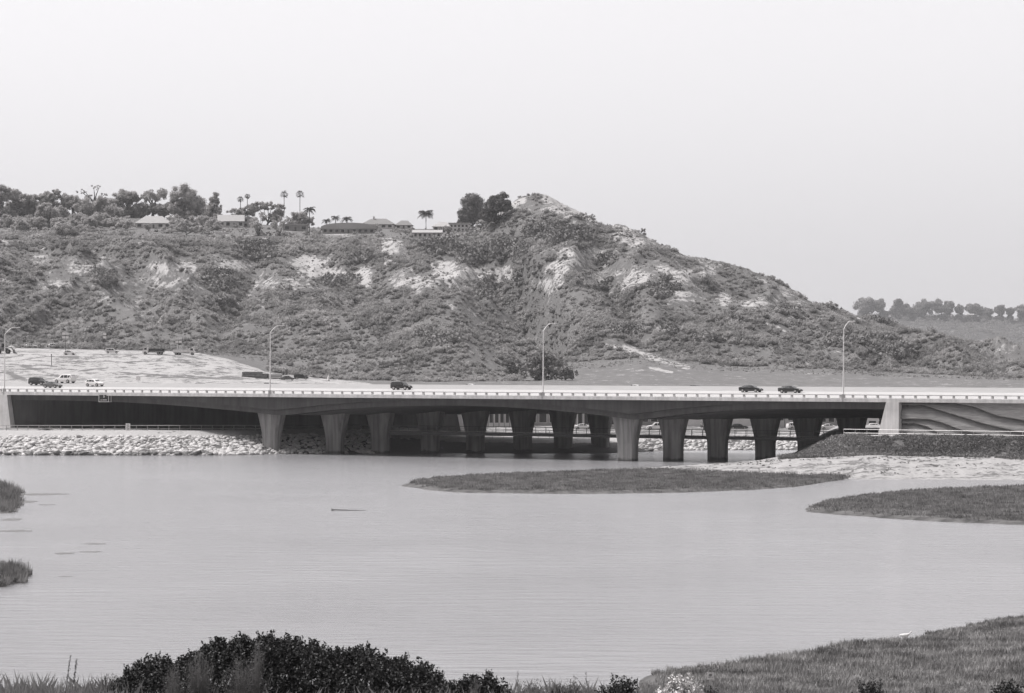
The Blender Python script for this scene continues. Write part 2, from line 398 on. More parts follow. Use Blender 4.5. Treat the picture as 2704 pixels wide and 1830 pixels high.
# second gully falling to the left of the rounded foreground spur, and the spur itself
RH = RH + ss((RZ - 1000) / 60) * ss((1240 - RZ) / 90) * 11 * np.exp(-((UU - (1040 + 160 * (1 - t_))) / 130) ** 2)
ug2 = ip(t_, [0, .5, 1], [1720, 1600, 1560]); RH = RH - hm * 6 * np.exp(-((UU - ug2) / 40) ** 2)
ug3 = ip(t_, [0, .5, 1], [560, 640, 700]); RH = RH - hm * 7 * np.exp(-((UU - ug3) / 45) ** 2)
RH = RH + ss((RZ - 850) / 60) * (1 - hm) * (RZ < 1000) * (fbm(XX / 9, RZ / 12, 4, 8) - .5) * .9
RH = RH + (RZ > 1396) * (RZ < 2300) * (UU > 1290) * (fbm(XX / 5, RZ / 9, 3, 31) - .5) * 2.0
# terraces and haul road cuts on the graded dirt (left)
dlim = ip(UU, [480, 600, 700, 870, 950, 1000, 1030], [1062, 1015, 1000, 985, 960, 900, 830]) + 10 * (fbm(XX / 12, RZ / 30, 3, 61) - .5)
dirt = ss((RZ - 840) / 15) * ss((dlim - RZ) / 8)
YY = HOR - (RH - CAMZ) / RZ * FPX
def seg(cx, cy, x0, y0, x1, y1):
    dx, dy = x1 - x0, y1 - y0; t = np.clip(((cx - x0) * dx + (cy - y0) * dy) / (dx * dx + dy * dy), 0, 1)
    return np.hypot(cx - x0 - t * dx, (cy - y0 - t * dy))
bare = np.zeros_like(RH); dense = np.zeros_like(RH)
WU = UU + 34 * (fbm(XX / 7, RZ / 11, 4, 81) - .5) + 10 * (noise2(XX / 1.6, RZ / 2.4, 82) - .5); WY = YY + 26 * (fbm(XX / 9, RZ / 13, 4, 83) - .5)
BL = [(820, 695, 48, 15, 1), (845, 722, 55, 11, .95), (770, 750, 62, 13, .55), (960, 735, 26, 20, .9), (1030, 650, 30, 18, .75), (1019, 697, 12, 8, .9), (1082, 745, 55, 20, .65), (1172, 715, 30, 25, .9),
      (1235, 722, 50, 18, .75), (630, 705, 38, 12, .85), (437, 705, 42, 11, .85), (497, 702, 26, 8, .8), (617, 702, 46, 12, .8), (420, 742, 52, 20, .5), (240, 700, 55, 20, .5), (210, 715, 30, 14, .5),
      (105, 690, 30, 12, .55), (145, 748, 34, 12, .5), (377, 640, 18, 6, .7), (114, 663, 10, 5, .7), (285, 770, 30, 8, .6), (1480, 552, 36, 20, .85), (1508, 590, 13, 14, .7), (1550, 588, 26, 12, .55),
      (1677, 625, 55, 18, .55), (1540, 672, 50, 13, .65), (1535, 692, 32, 10, .6), (1466, 706, 30, 14, .75), (1475, 735, 14, 12, .8), (1436, 750, 26, 13, .75), (1318, 720, 32, 14, .75), (1342, 743, 15, 10, .8),
      (1312, 745, 14, 8, .8), (1571, 738, 25, 12, .7), (1662, 727, 50, 16, .6), (1677, 752, 46, 18, .6), (1767, 716, 30, 12, .6), (1806, 735, 26, 20, .65), (1812, 782, 42, 10, .5), (1868, 717, 20, 18, .45),
      (1912, 790, 18, 12, .7), (1997, 800, 46, 13, .65), (2078, 776, 26, 12, .6), (2125, 796, 30, 9, .6), (2070, 845, 30, 7, .6), (925, 600, 30, 8, .3), (890, 618, 34, 6, .6), (1000, 580, 20, 4, .4), (1375, 545, 40, 10, .4),
      (250, 868, 22, 10, .55), (700, 626, 45, 3, .8), (25, 640, 26, 4, .8), (28, 607, 30, 4, .7), (585, 615, 18, 3, .9), (1880, 930, 14, 5, .4), (2130, 965, 12, 4, .7), (1600, 770, 30, 8, .35), (1750, 800, 40, 12, .3), (340, 800, 60, 10, .25), (700, 800, 60, 10, .25), (1010, 800, 40, 10, .25), (1490, 800, 60, 14, .2)]
for cx, cy, rx, ry, s_ in BL:
    d = np.hypot((WU - cx) / rx, (WY - cy) / ry); bare = np.maximum(bare, s_ * .90 * ss((1.8 - d) / 1.1))
SG = [(1440, 522, 1560, 580, 9, .75), (1620, 600, 1740, 650, 8, .6), (1760, 668, 1900, 700, 6, .45), (2000, 735, 2110, 778, 6, .55), (1520, 610, 1470, 690, 7, .45), (1780, 690, 1850, 770, 7, .45), (1640, 640, 1590, 720, 6, .4), (1130, 720, 1100, 780, 6, .5), (1055, 640, 1090, 720, 6, .45), (900, 650, 850, 700, 6, .5), (300, 690, 240, 760, 6, .45), (520, 700, 450, 790, 7, .4), (700, 720, 640, 800, 6, .4), (1300, 567, 1385, 528, 7, .8), (1600, 592, 1665, 606, 4, .7), (1430, 665, 1520, 632, 5, .5), (1500, 705, 1440, 770, 6, .6), (1450, 778, 1485, 750, 3, .8), (2008, 845, 2089, 886, 4, .8), (2173, 915, 2217, 933, 4, .5),
      (1575, 910, 1640, 917, 5, .85), (1640, 917, 1735, 948, 8, .8), (1735, 948, 1816, 972, 7, .6), (1713, 971, 1775, 983, 3, .7), (1140, 700, 1190, 760, 5, .9), (1175, 700, 1212, 770, 5, .9), (1170, 780, 1196, 815, 3, .6), (1255, 770, 1275, 757, 3, .9), (2240, 831, 2290, 850, 3, .6),
      (90, 740, 180, 700, 5, .35), (140, 790, 230, 740, 5, .3), (260, 800, 330, 750, 5, .35), (1195, 790, 1300, 860, 4, .25), (1230, 760, 1360, 900, 4, .2), (840, 870, 960, 800, 6, .2), (640, 790, 560, 860, 6, .2)]
for x0, y0, x1, y1, w_, s_ in SG:
    bare = np.maximum(bare, s_ * ss(1.6 - seg(UU, YY, x0, y0, x1, y1) / w_))
DL = [(1470, 625, 90, 32, .9), (1345, 665, 52, 36, 1), (1250, 678, 62, 28, .9), (680, 665, 60, 32, .8), (961, 690, 46, 22, .7), (900, 747, 75, 14, .8), (1157, 655, 75, 25, .9), (172, 605, 32, 20, .7), (572, 738, 46, 30, .9),  # first patch paints the peak's shaded flank as scrub; the others are thickets
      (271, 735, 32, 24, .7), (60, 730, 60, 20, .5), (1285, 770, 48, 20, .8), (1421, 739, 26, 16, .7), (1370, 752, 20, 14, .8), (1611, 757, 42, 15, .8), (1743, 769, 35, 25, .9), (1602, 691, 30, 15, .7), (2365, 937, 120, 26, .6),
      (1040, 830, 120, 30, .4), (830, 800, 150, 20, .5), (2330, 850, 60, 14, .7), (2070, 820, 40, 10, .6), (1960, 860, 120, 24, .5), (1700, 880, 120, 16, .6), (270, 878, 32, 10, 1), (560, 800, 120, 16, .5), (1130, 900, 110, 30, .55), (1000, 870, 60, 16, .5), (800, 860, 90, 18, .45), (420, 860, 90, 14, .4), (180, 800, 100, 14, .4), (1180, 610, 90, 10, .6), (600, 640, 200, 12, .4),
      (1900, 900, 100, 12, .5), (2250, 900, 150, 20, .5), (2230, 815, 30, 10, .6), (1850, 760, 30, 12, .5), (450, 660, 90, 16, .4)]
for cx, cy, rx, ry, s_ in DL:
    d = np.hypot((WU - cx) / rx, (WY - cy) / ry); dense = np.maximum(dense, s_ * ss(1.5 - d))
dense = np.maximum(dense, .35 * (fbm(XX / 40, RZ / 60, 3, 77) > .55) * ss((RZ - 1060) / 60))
bare = bare + .55 * np.clip(fbm(XX / 16, RZ / 30, 5, 41) - .50, 0, 1) * 2 * (1 - np.clip(dense, 0, 1)) * ss((1330 - YY * 0 - 330 - np.abs(YY - 700)) / 900) + .10 * (fbm(XX / 30, RZ / 50, 4, 41) - .45) * ss((RZ - 1050) / 40)
bare = np.maximum(bare, .80 * dirt)
bare = np.where(RZ < 845, .55, bare)
for x0, y0, x1, y1, w_ in [(100, 941, 320, 944, 1.2), (0, 962, 80, 966, 1.5), (60, 966, 165, 997, 3), (210, 979, 285, 971, 1.8), (300, 984, 440, 991, 1.5), (430, 995, 640, 1002, 1.5), (150, 955, 230, 952, 2), (20, 985, 70, 1005, 4), (0, 945, 60, 938, 1.5)]:
    bare = bare - .42 * ss(1.5 - seg(UU, YY, x0, y0, x1, y1) / w_) * (dirt > .3)
bare = bare - .22 * (fbm(XX / 14, RZ / 14, 4, 44) > .56) * (dirt > .3)
fb_ = (RZ - tz[None]) / 19.5
bare = np.where(fb_ < .66, -1.0, bare); dense = np.where(fb_ < .66, 1.0, dense)  # soil between the boulders painted dark for the shade in the gaps
bare = np.where((fb_ >= .66) & (fb_ < 1.2), 1.0, bare)
# grass flat right of the graded dirt
flat = ss((UU - 1385) / 60) * ss((RZ - 840) / 20) * ss((1060 - RZ) / 40)
bare = np.maximum(bare, .22 * flat); 
nr, nc = RZ.shape
Vt = np.stack([XX, RZ, RH], -1).reshape(-1, 3)
idx = np.arange(nr * nc).reshape(nr, nc)
Ft = np.stack([idx[:-1, :-1], idx[:-1, 1:], idx[1:, 1:], idx[1:, :-1]], -1).reshape(-1, 4)
me = mesh_np('hills', Vt, Ft, M['hill'], smooth=True)
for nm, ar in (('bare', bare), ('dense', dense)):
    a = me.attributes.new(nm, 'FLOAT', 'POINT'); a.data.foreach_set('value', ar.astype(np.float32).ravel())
setp(link('hills', me), 'scrub covered bluff with pale eroded patches rising behind the bridge', 'hillside', kind='structure')

def hit(u, y, zmin=845.0):
    """first ground point seen in column u at row y (native px)"""
    j = np.searchsorted(U_, u); j = min(max(j, 1), nc - 1); f = (u - U_[j - 1]) / (U_[j] - U_[j - 1])
    Zc = RZ[:, j - 1] * (1 - f) + RZ[:, j] * f; Hc = RH[:, j - 1] * (1 - f) + RH[:, j] * f
    Yc = HOR - (Hc - CAMZ) / Zc * FPX
    for i in range(1, nr):
        if Zc[i] < zmin: continue
        if Yc[i] <= y < Yc[i - 1] + 1e-6 or (Yc[i] <= y):
            g = np.clip((Yc[i - 1] - y) / max(1e-6, Yc[i - 1] - Yc[i]), 0, 1) if Yc[i - 1] > Yc[i] else 0
            Z = Zc[i - 1] * (1 - g) + Zc[i] * g; h = Hc[i - 1] * (1 - g) + Hc[i] * g
            return np.array(((u - CU) / FPX * Z, Z, h))
    i = int(np.argmin(np.where(Zc > zmin, Yc, 1e9))); return np.array(((u - CU) / FPX * Zc[i], Zc[i], Hc[i]))
def ground_z(u, Z):
    j = np.searchsorted(U_, u); j = min(max(j, 1), nc - 1); f = (u - U_[j - 1]) / (U_[j] - U_[j - 1])
    return float(np.interp(Z, RZ[:, j - 1] * (1 - f) + RZ[:, j] * f, RH[:, j - 1] * (1 - f) + RH[:, j] * f))

# far ridge on the right
fu = np.arange(1500, 3900, 12.); fz = np.array([4700, 4900, 5100, 5300, 5500, 5700, 5900, 6050, 6200, 6700, 7300.])
fy_r = ip(fu, [1500, 2150, 2250, 2500, 2704, 3100, 3900], [870, 840, 836, 842, 848, 860, 900])
FH = []
for k, Z in enumerate(fz):
    if k <= 8:
        f = k / 8; y = 1000 * (1 - f) + fy_r * f; FH.append(zfromy(y, Z))
    else: FH.append(FH[8] - (k - 8) * 12)
FH = np.array(FH); FZ = np.broadcast_to(fz[:, None], FH.shape)
import itertools
def refine(A, n):
    o = []
    for i in range(len(A) - 1):
        for k in range(n): o.append(A[i] * (1 - k / n) + A[i + 1] * k / n)
    o.append(A[-1]); return np.array(o)
FH = refine(FH, 6); FZ = refine(np.array(FZ), 6)
FX = (fu[None] - CU) / FPX * FZ
FH = FH + ss((6100 - FZ) / 500) * 34 * (fbm(FX / 160, FZ / 200, 4, 4) - .5)
FH = np.maximum(FH, -2)
idx = np.arange(FH.size).reshape(FH.shape)
me = mesh_np('far_hills', np.stack([FX, FZ, FH], -1).reshape(-1, 3), np.stack([idx[:-1, :-1], idx[:-1, 1:], idx[1:, 1:], idx[1:, :-1]], -1).reshape(-1, 4), M['farhill'], True)
fb = fbm(FX / 120, FZ / 150, 4, 6) * .5
a = me.attributes.new('bare', 'FLOAT', 'POINT'); a.data.foreach_set('value', fb.astype(np.float32).ravel())
a = me.attributes.new('dense', 'FLOAT', 'POINT'); a.data.foreach_set('value', (fbm(FX / 90, FZ / 90, 3, 16) * .6).astype(np.float32).ravel())
setp(link('far_hills', me), 'pale hazy ridge far off behind the right end of the bluff', 'hills', kind='structure')
FARG = (FX.copy(), FZ.copy(), FH.copy())

# ------------------------------------------------------------------ foliage helpers
def leaf_tris(C, size, up=.0, elong=1.0):
    """one triangle per centre, random orientation"""
    n = len(C); size = np.broadcast_to(size, (n,))[:, None]
    a = rng.normal(size=(n, 3)); a /= np.linalg.norm(a, axis=1)[:, None]
    a[:, 2] += up; a /= np.linalg.norm(a, axis=1)[:, None]
    b = np.cross(a, rng.normal(size=(n, 3))); b /= np.linalg.norm(b, axis=1)[:, None] + 1e-9
    p0 = C + a * size * elong; p1 = C - a * size * .5 * elong + b * size * .6; p2 = C - a * size * .5 * elong - b * size * .6
    V = np.stack([p0, p1, p2], 1).reshape(-1, 3); F = np.arange(3 * n).reshape(-1, 3)
    return V, F
def leaf_quads(C, L, Wd, up=0.):
    n = len(C); L = np.broadcast_to(L, (n,))[:, None]; Wd = np.broadcast_to(Wd, (n,))[:, None]
    a = rng.normal(size=(n, 3)); a[:, 2] += up; a /= np.linalg.norm(a, axis=1)[:, None]
    b = np.cross(a, rng.normal(size=(n, 3))); b /= np.linalg.norm(b, axis=1)[:, None] + 1e-9
    V = np.stack([C - a * L * .5, C + b * Wd * .5, C + a * L * .5, C - b * Wd * .5], 1).reshape(-1, 3)
    return V, np.arange(4 * n).reshape(-1, 4)
def clump_shell(n, r, flat=.75, lower=-.3):
    d = rng.normal(size=(n, 3)); d /= np.linalg.norm(d, axis=1)[:, None]
    d[:, 2] = np.where(d[:, 2] < lower, -d[:, 2], d[:, 2])
    return d * (r * (.6 + .45 * rng.random((n, 1)))) * np.array([1, 1, flat])
def ico_blob(seed, r=1.0):
    t = (1 + 5 ** .5) / 2
    v = np.array([(-1, t, 0), (1, t, 0), (-1, -t, 0), (1, -t, 0), (0, -1, t), (0, 1, t), (0, -1, -t), (0, 1, -t), (t, 0, -1), (t, 0, 1), (-t, 0, -1), (-t, 0, 1)], float)
    v /= np.linalg.norm(v, axis=1)[:, None]
    f = np.array([(0, 11, 5), (0, 5, 1), (0, 1, 7), (0, 7, 10), (0, 10, 11), (1, 5, 9), (5, 11, 4), (11, 10, 2), (10, 7, 6), (7, 1, 8), (3, 9, 4), (3, 4, 2), (3, 2, 6), (3, 6, 8), (3, 8, 9), (4, 9, 5), (2, 4, 11), (6, 2, 10), (8, 6, 7), (9, 8, 1)])
    rr = np.random.default_rng(seed); v = v * (r * (.8 + .4 * rr.random((12, 1))))
    return v, f

# chaparral on the bluff: nobody could count it
def scrub_field():
    NT = 8; T = []
    for k in range(NT):
        bv, bf = ico_blob(100 + k, .72); bv[:, 2] *= .75; bv[:, 2] += .25
        C = clump_shell(44, .95, .8, -.1); C[:, 2] += .25
        lv, lf = leaf_tris(C, .19 + .13 * rng.random(44), .3)
        T.append((np.vstack([bv, lv]), np.vstack([bf, lf + len(bv)])))
    # candidate positions
    n = 120000
    ii = rng.integers(0, nr - 1, n * 2); jj = rng.integers(44, nc - 49, n * 2)
    ok = (RZ[ii, jj] > np.where((U_[jj] > 700) & (U_[jj] < 1385), 985 + 0 * U_[jj], 1062)) & (RZ[ii, jj] < 1640) & (dirt[ii, jj] < .2)
    ii = ii[ok]; jj = jj[ok]
    f = rng.random(len(ii)); g = rng.random(len(ii))
    P = np.stack([XX[ii, jj] * (1 - f) * (1 - g) + XX[ii + 1, jj] * f * (1 - g) + XX[ii, jj + 1] * (1 - f) * g + XX[ii + 1, jj + 1] * f * g,
                  RZ[ii, jj] * (1 - f) + RZ[ii + 1, jj] * f,
                  RH[ii, jj] * (1 - f) * (1 - g) + RH[ii + 1, jj] * f * (1 - g) + RH[ii, jj + 1] * (1 - f) * g + RH[ii + 1, jj + 1] * f * g], -1)
    b = bare[ii, jj]; d = dense[ii, jj]
    pat = fbm(P[:, 0] / 14, P[:, 1] / 20, 3, 51)
    pr = np.clip(.42 + .6 * d + 1.6 * (pat - .45) - 1.15 * np.clip(b, 0, 1), .05, 1) * np.where((RZ[ii, jj] > 1384) & (U_[jj] > 340) & (U_[jj] < 1240), .12, 1)
    pr = np.where(P[:, 1] > 1420, pr * .5, pr)
    keep = rng.random(len(P)) < pr
    P = P[keep]; d = d[keep]; b = b[keep]
    P = P[:46000]; d = d[:46000]; b = b[:46000]
    r = (.4 + 1.5 * rng.random(len(P)) ** 2.6) * (1 + 1.0 * d) * np.where(b > .3, .5, 1)
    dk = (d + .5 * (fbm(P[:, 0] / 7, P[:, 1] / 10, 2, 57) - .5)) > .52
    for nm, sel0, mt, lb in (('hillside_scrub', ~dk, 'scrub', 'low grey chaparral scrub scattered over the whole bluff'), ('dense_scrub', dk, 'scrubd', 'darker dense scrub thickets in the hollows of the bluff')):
        Vs = []; Fs = []; off = 0
        Q = P[sel0]; rq = r[sel0]; kind = rng.integers(0, NT, len(Q)); ang = rng.random(len(Q)) * 6.283
        for k in range(NT):
            s = kind == k; Pk = Q[s]; rk = rq[s]; ak = ang[s]
            tv, tf = T[k]
            ca, sa = np.cos(ak)[:, None], np.sin(ak)[:, None]
            x = tv[None, :, 0] * ca - tv[None, :, 1] * sa; y = tv[None, :, 0] * sa + tv[None, :, 1] * ca; z = np.broadcast_to(tv[None, :, 2], x.shape)
            V = np.stack([x, y, z], -1) * rk[:, None, None] + Pk[:, None, :]
            F = tf[None] + (np.arange(len(Pk)) * len(tv))[:, None, None] + off
            Vs.append(V.reshape(-1, 3)); Fs.append(F.reshape(-1, 3)); off += len(Pk) * len(tv)
        setp(link(nm, mesh_np(nm, np.vstack(Vs), np.vstack(Fs), M[mt])), lb, 'scrub', kind='stuff')
scrub_field()
def tuft_field():
    n = 110000
    ii = rng.integers(0, nr - 1, n); jj = rng.integers(44, nc - 49, n)
    ok = (RZ[ii, jj] > 1030) & (RZ[ii, jj] < 1480); ii = ii[ok]; jj = jj[ok]; f = rng.random(len(ii)); g = rng.random(len(ii))
    P = np.stack([XX[ii, jj] * (1 - g) + XX[ii, jj + 1] * g, RZ[ii, jj] * (1 - f) + RZ[ii + 1, jj] * f,
                  RH[ii, jj] * (1 - f) * (1 - g) + RH[ii + 1, jj] * f * (1 - g) + RH[ii, jj + 1] * (1 - f) * g + RH[ii + 1, jj + 1] * f * g], -1)
    k = rng.random(len(P)) < np.clip(.25 + 1.6 * (fbm(P[:, 0] / 9, P[:, 1] / 14, 3, 91) - .4), .08, 1) * np.where(bare[ii, jj] > .5, .9, 1) * np.where(dirt[ii, jj] > .2, 0, 1)
    P = P[k][:42000]; r = .22 + .5 * rng.random(len(P)) ** 2
    C = np.repeat(P, 9, axis=0) + clump_shell(len(P) * 9, 1.0, .8, 0) * np.repeat(r, 9)[:, None]
    v, fc = leaf_tris(C, np.repeat(r, 9) * .62, .2)
    setp(link('dry_brush', mesh_np('dry_brush', v, fc, M['scrubl'])), 'small grey brush tufts filling the gaps between the chaparral', 'scrub', kind='stuff')
tuft_field()

def far_wood():
    A, B, C_ = FARG; n = 9000; i = rng.integers(0, A.shape[0] - 14, n); j = rng.integers(0, A.shape[1] - 1, n); P = np.stack([A[i, j], B[i, j], C_[i, j]], -1) + rng.normal(size=(n, 3)) * np.array((8, 14, 0))
    u = CU + P[:, 0] / P[:, 1] * FPX; k = (u > 2100) & (u < 3300) & ((rng.random(n) < np.clip(2.2 * (fbm(P[:, 0] / 70, P[:, 1] / 200, 3, 33) - .36), .06, 1)) | (P[:, 1] > 6000))
    P = P[k][:2600]; r = 3.5 + 6.5 * rng.random(len(P)) ** 1.5; m = 70
    ur = rng.uniform(2230, 3300, 330); Zr = rng.uniform(6150, 6230, 330); Pr = np.stack([(ur - CU) / FPX * Zr, Zr, zfromy(ip(ur, [1500, 2150, 2250, 2500, 2704, 3100, 3900], [870, 840, 836, 842, 848, 860, 900]), Zr) + rng.uniform(-2, 4, 330)], -1)
    P = np.vstack([P, Pr]); r = np.concatenate([r, rng.uniform(4, 10, 330)])
    C = np.repeat(P, m, axis=0) + clump_shell(len(P) * m, 1.0, .85, 0) * np.repeat(r, m)[:, None]
    v, f = leaf_tris(C, np.repeat(r, m) * .2, .2)
    setp(link('far_woodland', mesh_np('far_woodland', v, f, M['leaf_far'])), 'hazy continuous woodland on the slopes of the far right ridge', 'woodland', kind='stuff')
far_wood()
def make_tree(name, label, u, ybase, crowns, Z=None, leafmat='leaf_hill', cat='tree', group=None, dens=1.0, open_=0.0, base=None, leaf=.42):
    """crowns: list of (u, y, ru, ry) lobes in native px at the tree's distance"""
    if base is None:
        p = hit(u, ybase) if Z is None else np.array(W(u, ybase, Z))
    else: p = np.array(base)
    Z = p[1]; k = Z / FPX
    t = thing(name, label, cat, tuple(p), 0, group)
    L = []
    for cu, cy, ru, ry in crowns:
        L.append(np.array(((cu - CU) * k - p[0], 0, CAMZ + (HOR - cy) * k - p[2], ru * k, ry * k)))
    top = max(l[2] for l in L)
    mb = MB()
    wid = max(l[3] for l in L)
    tr = max(.15, .035 * (top + wid))
    c0 = np.mean([l[0] for l in L])
    fork = max(.2, (min(l[2] - l[4] for l in L)) * .9)
    mb.tube([(0, 0, -.8), (c0 * .15, .05, fork * .5), (c0 * .3, 0, fork)], [tr * 1.25, tr, tr * .8], 7)
    for l in L:
        for q in range(2 if len(L) > 1 else 4):
            an = q * 1.7 + R_.random(); ex = l[3] * .5
            mb.tube([(c0 * .3, 0, fork * .9), ((l[0] + c0 * .3) * .5 + ex * .3 * math.cos(an), ex * .3 * math.sin(an), (fork + l[2]) * .5), (l[0] + ex * math.cos(an), ex * math.sin(an), l[2] + l[4] * .35)], [tr * .6, tr * .38, tr * .1], 5)
    mb.obj('trunk', M['bark'], t)
    if ybase and fork > 1.2 and open_ < .5 and name == 'tree':
        lo = L[0]; L = L + [np.array((c0, 0, fork * .55, lo[3] * .8, fork * .55))]
    Vs = []; Fs = []; off = 0
    for l in L:
        rx, rz = l[3], l[4]; nb = int(np.clip(rx * rz * 2.2, 9, 40) * (1 - .35 * open_))
        for q in range(nb):
            d = rng.normal(size=3); d /= np.linalg.norm(d); rr = (.45 + .5 * rng.random())
            c = np.array((l[0] + d[0] * rx * rr, d[1] * rx * rr, l[2] + d[2] * rz * rr))
            cr = (.26 + .2 * rng.random()) * min(rx, rz) * (1 - .25 * open_)
            n = int(np.clip(cr * cr * 46, 26, 130) * dens)
            C = clump_shell(n, cr, .8, -1) + c
            v, f = leaf_tris(C, np.clip(leaf * (.6 + .6 * rng.random(n)), .1, cr), .15)
            Vs.append(v); Fs.append(f + off); off += len(v)
            if open_ < .5:
                bv, bf = ico_blob(int(q), cr * .6); Vs.append(bv + c); Fs.append(bf + off); off += len(bv)
    me = mesh_np('crown', np.vstack(Vs), np.vstack(Fs), M[leafmat])
    link('crown', me, t)
    return t

def frond(mb, base, az_, L, droop, wd, n=6, leaflets=9):
    """arched feather frond with leaflets as thin triangles"""
    pts = []
    for i in range(n + 1):
        s = i / n; e_ = 1.25 - 1.5 * droop; r = L * s * (.35 + .65 * math.cos(e_)) * (1 - .12 * s); z = L * (math.sin(e_) * s - .5 * s * s)
        pts.append(mathutils.Vector((base[0] + r * math.cos(az_), base[1] + r * math.sin(az_), base[2] + z)))
    mb.tube(pts, [.05 * (1 - i / (n + 1)) + .012 for i in range(n + 1)], 3, False)
    for i in range(1, n + 1):
        p = pts[i]; tdir = (pts[i] - pts[i - 1]).normalized(); side = tdir.cross(mathutils.Vector((0, 0, 1))).normalized()
        for q in range(2):
            pp = pts[i - 1].lerp(p, q * .5)
            for sg in (-1, 1):
                tip = pp + side * sg * wd * (1.1 - .5 * i / n) + tdir * wd * .5 - mathutils.Vector((0, 0, wd * .45))
                mb.add([pp, pp + tdir * wd * .3, tip], [(0, 1, 2)])
def feather_palm(label, u, ytop, ybase, rpx, group=None, Z=None, nf=22):
    p = hit(u, ybase) if Z is None else np.array(W(u, ybase, Z)); k = p[1] / FPX
    t = thing('palm_tree', label, 'palm tree', tuple(p), R_.random() * 3, group)
    h = CAMZ + (HOR - ytop) * k - p[2]; L = rpx * k
    MB().tube([(0, 0, -.5), (.05, .02, h * .5), (0, 0, h)], [.32, .24, .2], 8).obj('trunk', M['bark'], t)
    mb = MB()
    for i in range(nf): frond(mb, (0, 0, h), i * 2.4, L * (.85 + .3 * R_.random()), .25 + .75 * ((i * 7) % 10) / 10, L * .3)
    mb.obj('crown', M['palm'], t); return t
def fan_palm(label, u, ytop, ybase, rpx, group=None, Z=None):
    p = hit(u, ybase) if Z is None else np.array(W(u, ybase, Z)); k = p[1] / FPX
    t = thing('fan_palm', label, 'palm tree', tuple(p), R_.random() * 3, group)
    h = CAMZ + (HOR - ytop) * k - p[2]; L = rpx * k
    MB().tube([(0, 0, -.5), (.1, 0, h * .5), (0, 0, h)], [.3, .2, .17], 7).obj('trunk', M['bark'], t)
    mb = MB()
    for i in range(24):
        a1 = i * 2.4; e = -.75 + 2.1 * (i / 24) ; ln = L * (.75 + .3 * R_.random())
        d = mathutils.Vector((math.cos(a1) * math.cos(e), math.sin(a1) * math.cos(e), math.sin(e))); s_ = d.cross(mathutils.Vector((0, 0, 1))).normalized(); c = mathutils.Vector((0, 0, h))
        hub = c + d * ln * .5
        mb.tube([c, hub], [.03, .02], 3, False)
        for q in range(-3, 4):
            dd = (d + s_ * q * .28).normalized()
            mb.add([hub, hub + s_ * (.22 + .1 * q) + dd * ln * .35, hub + dd * ln * .7 - mathutils.Vector((0, 0, .15 * abs(q)))], [(0, 1, 2)])
    mb.obj('crown', M['palm'], t)
    sk = MB(); sk.tube([(0, 0, h - L * .9), (0, 0, h - L * .15)], [.18, .42], 8, False); sk.obj('dead_frond_skirt', M['scrubl'], t)
    return t

# ------------------------------------------------------------------ the bridge
FB = 12.2                      # underside of the edge slab
def zdeck(w): return 12.86 + .0483 * max(0, min(w, 36))
def zsoff(sp):                 # soffit height along the bridge (skew coordinate)
    if sp < -86.4: x = np.clip((sp + 150) / 63.6, 0, 1); return 11.0 - 2.8 * x * x
    if sp < 0: x = abs(sp + 43.2) / 43.2; return 10.72 - 2.52 * x ** 2
    x = 1 - np.clip(sp / 38, 0, 1); return 10.8 - 2.6 * x * x
SK = .943
bridge = thing('road_bridge', 'long haunched concrete road bridge crossing the lagoon on two rows of flared piers', 'bridge', (0, 0, 0))
SL, SR = -420.0, 320.0
# near carriageway slab: profile across, swept along s
def sweep(prof, s_list, name, m, parent, smooth=False):
    mb = MB(); rings = []
    for s in s_list:
        rings.append([(*SW(s, w), z) for w, z in (prof(s) if callable(prof) else prof)])
    mb.loft(rings, True, True); return mb.obj(name, m, parent, smooth)
sweep([(0, FB), (0, 12.86), (20, zdeck(20)), (20, FB + .15), (1.4, FB + .15)], [SL, SR], 'near_lanes_slab', M['conc_white'], bridge)
sweep([(20, FB + .15), (20, zdeck(20) - .003), (36, zdeck(36)), (36.5, zdeck(36)), (36.5, 12.6)], [SL, SR], 'median_lanes_slab', M['asph'], bridge)
sweep([(37.5, 12.6), (37.5, 13.3), (54, 13.3), (54, 12.2), (53, 12.3)], [SL, SR], 'far_lanes_slab', M['asph'], bridge)
sweep([(54.02, 12.3), (54.02, 13.25), (72, 13.25), (72, 12.3)], [SL, SWz(1218, 70)], 'added_shade_slab', M['asph'], bridge)  # added slab, unseen behind the deck, there to shade the wing wall
sweep([(-.03, 12.16), (-.03, 12.83), (.0, 12.86), (.0, 12.16)], [SL, SR], 'edge_fascia', M['conc'], bridge)
# girders: near web in two faces, and the full soffit
slist = list(np.arange(-160, 56, 2.0)) + [55.5]
def web(w0, w1, top, bot, nm, m):
    mb = MB(); rings = []
    for s in slist:
        zb = zsoff(s - SK * w0)
        rings.append([(*SW(s, w0), bot(zb)), (*SW(s, w0), top(zb)), (*SW(s, w1), top(zb)), (*SW(s, w1), bot(zb))])
    mb.loft(rings); mb.obj(nm, m, bridge, False)
web(.75, 2.2, lambda z: 12.34, lambda z: min(z + 1.15, 12.1), 'edge_girder', M['conc_shade'])
web(1.35, 3.0, lambda z: min(z + 1.15, 12.1) - .003, lambda z: z, 'girder_bottom_flange', M['conc_shade'])
mb = MB(); ws = np.linspace(2.9, 53, 14); V = []; F = []
for s in slist:
    for w in ws: V.append((*SW(s, w), zsoff(s - SK * w) + .004))
nW = len(ws)
for i in range(len(slist) - 1):
    for j in range(nW - 1): F.append((i * nW + j, i * nW + j + 1, (i + 1) * nW + j + 1, (i + 1) * nW + j))
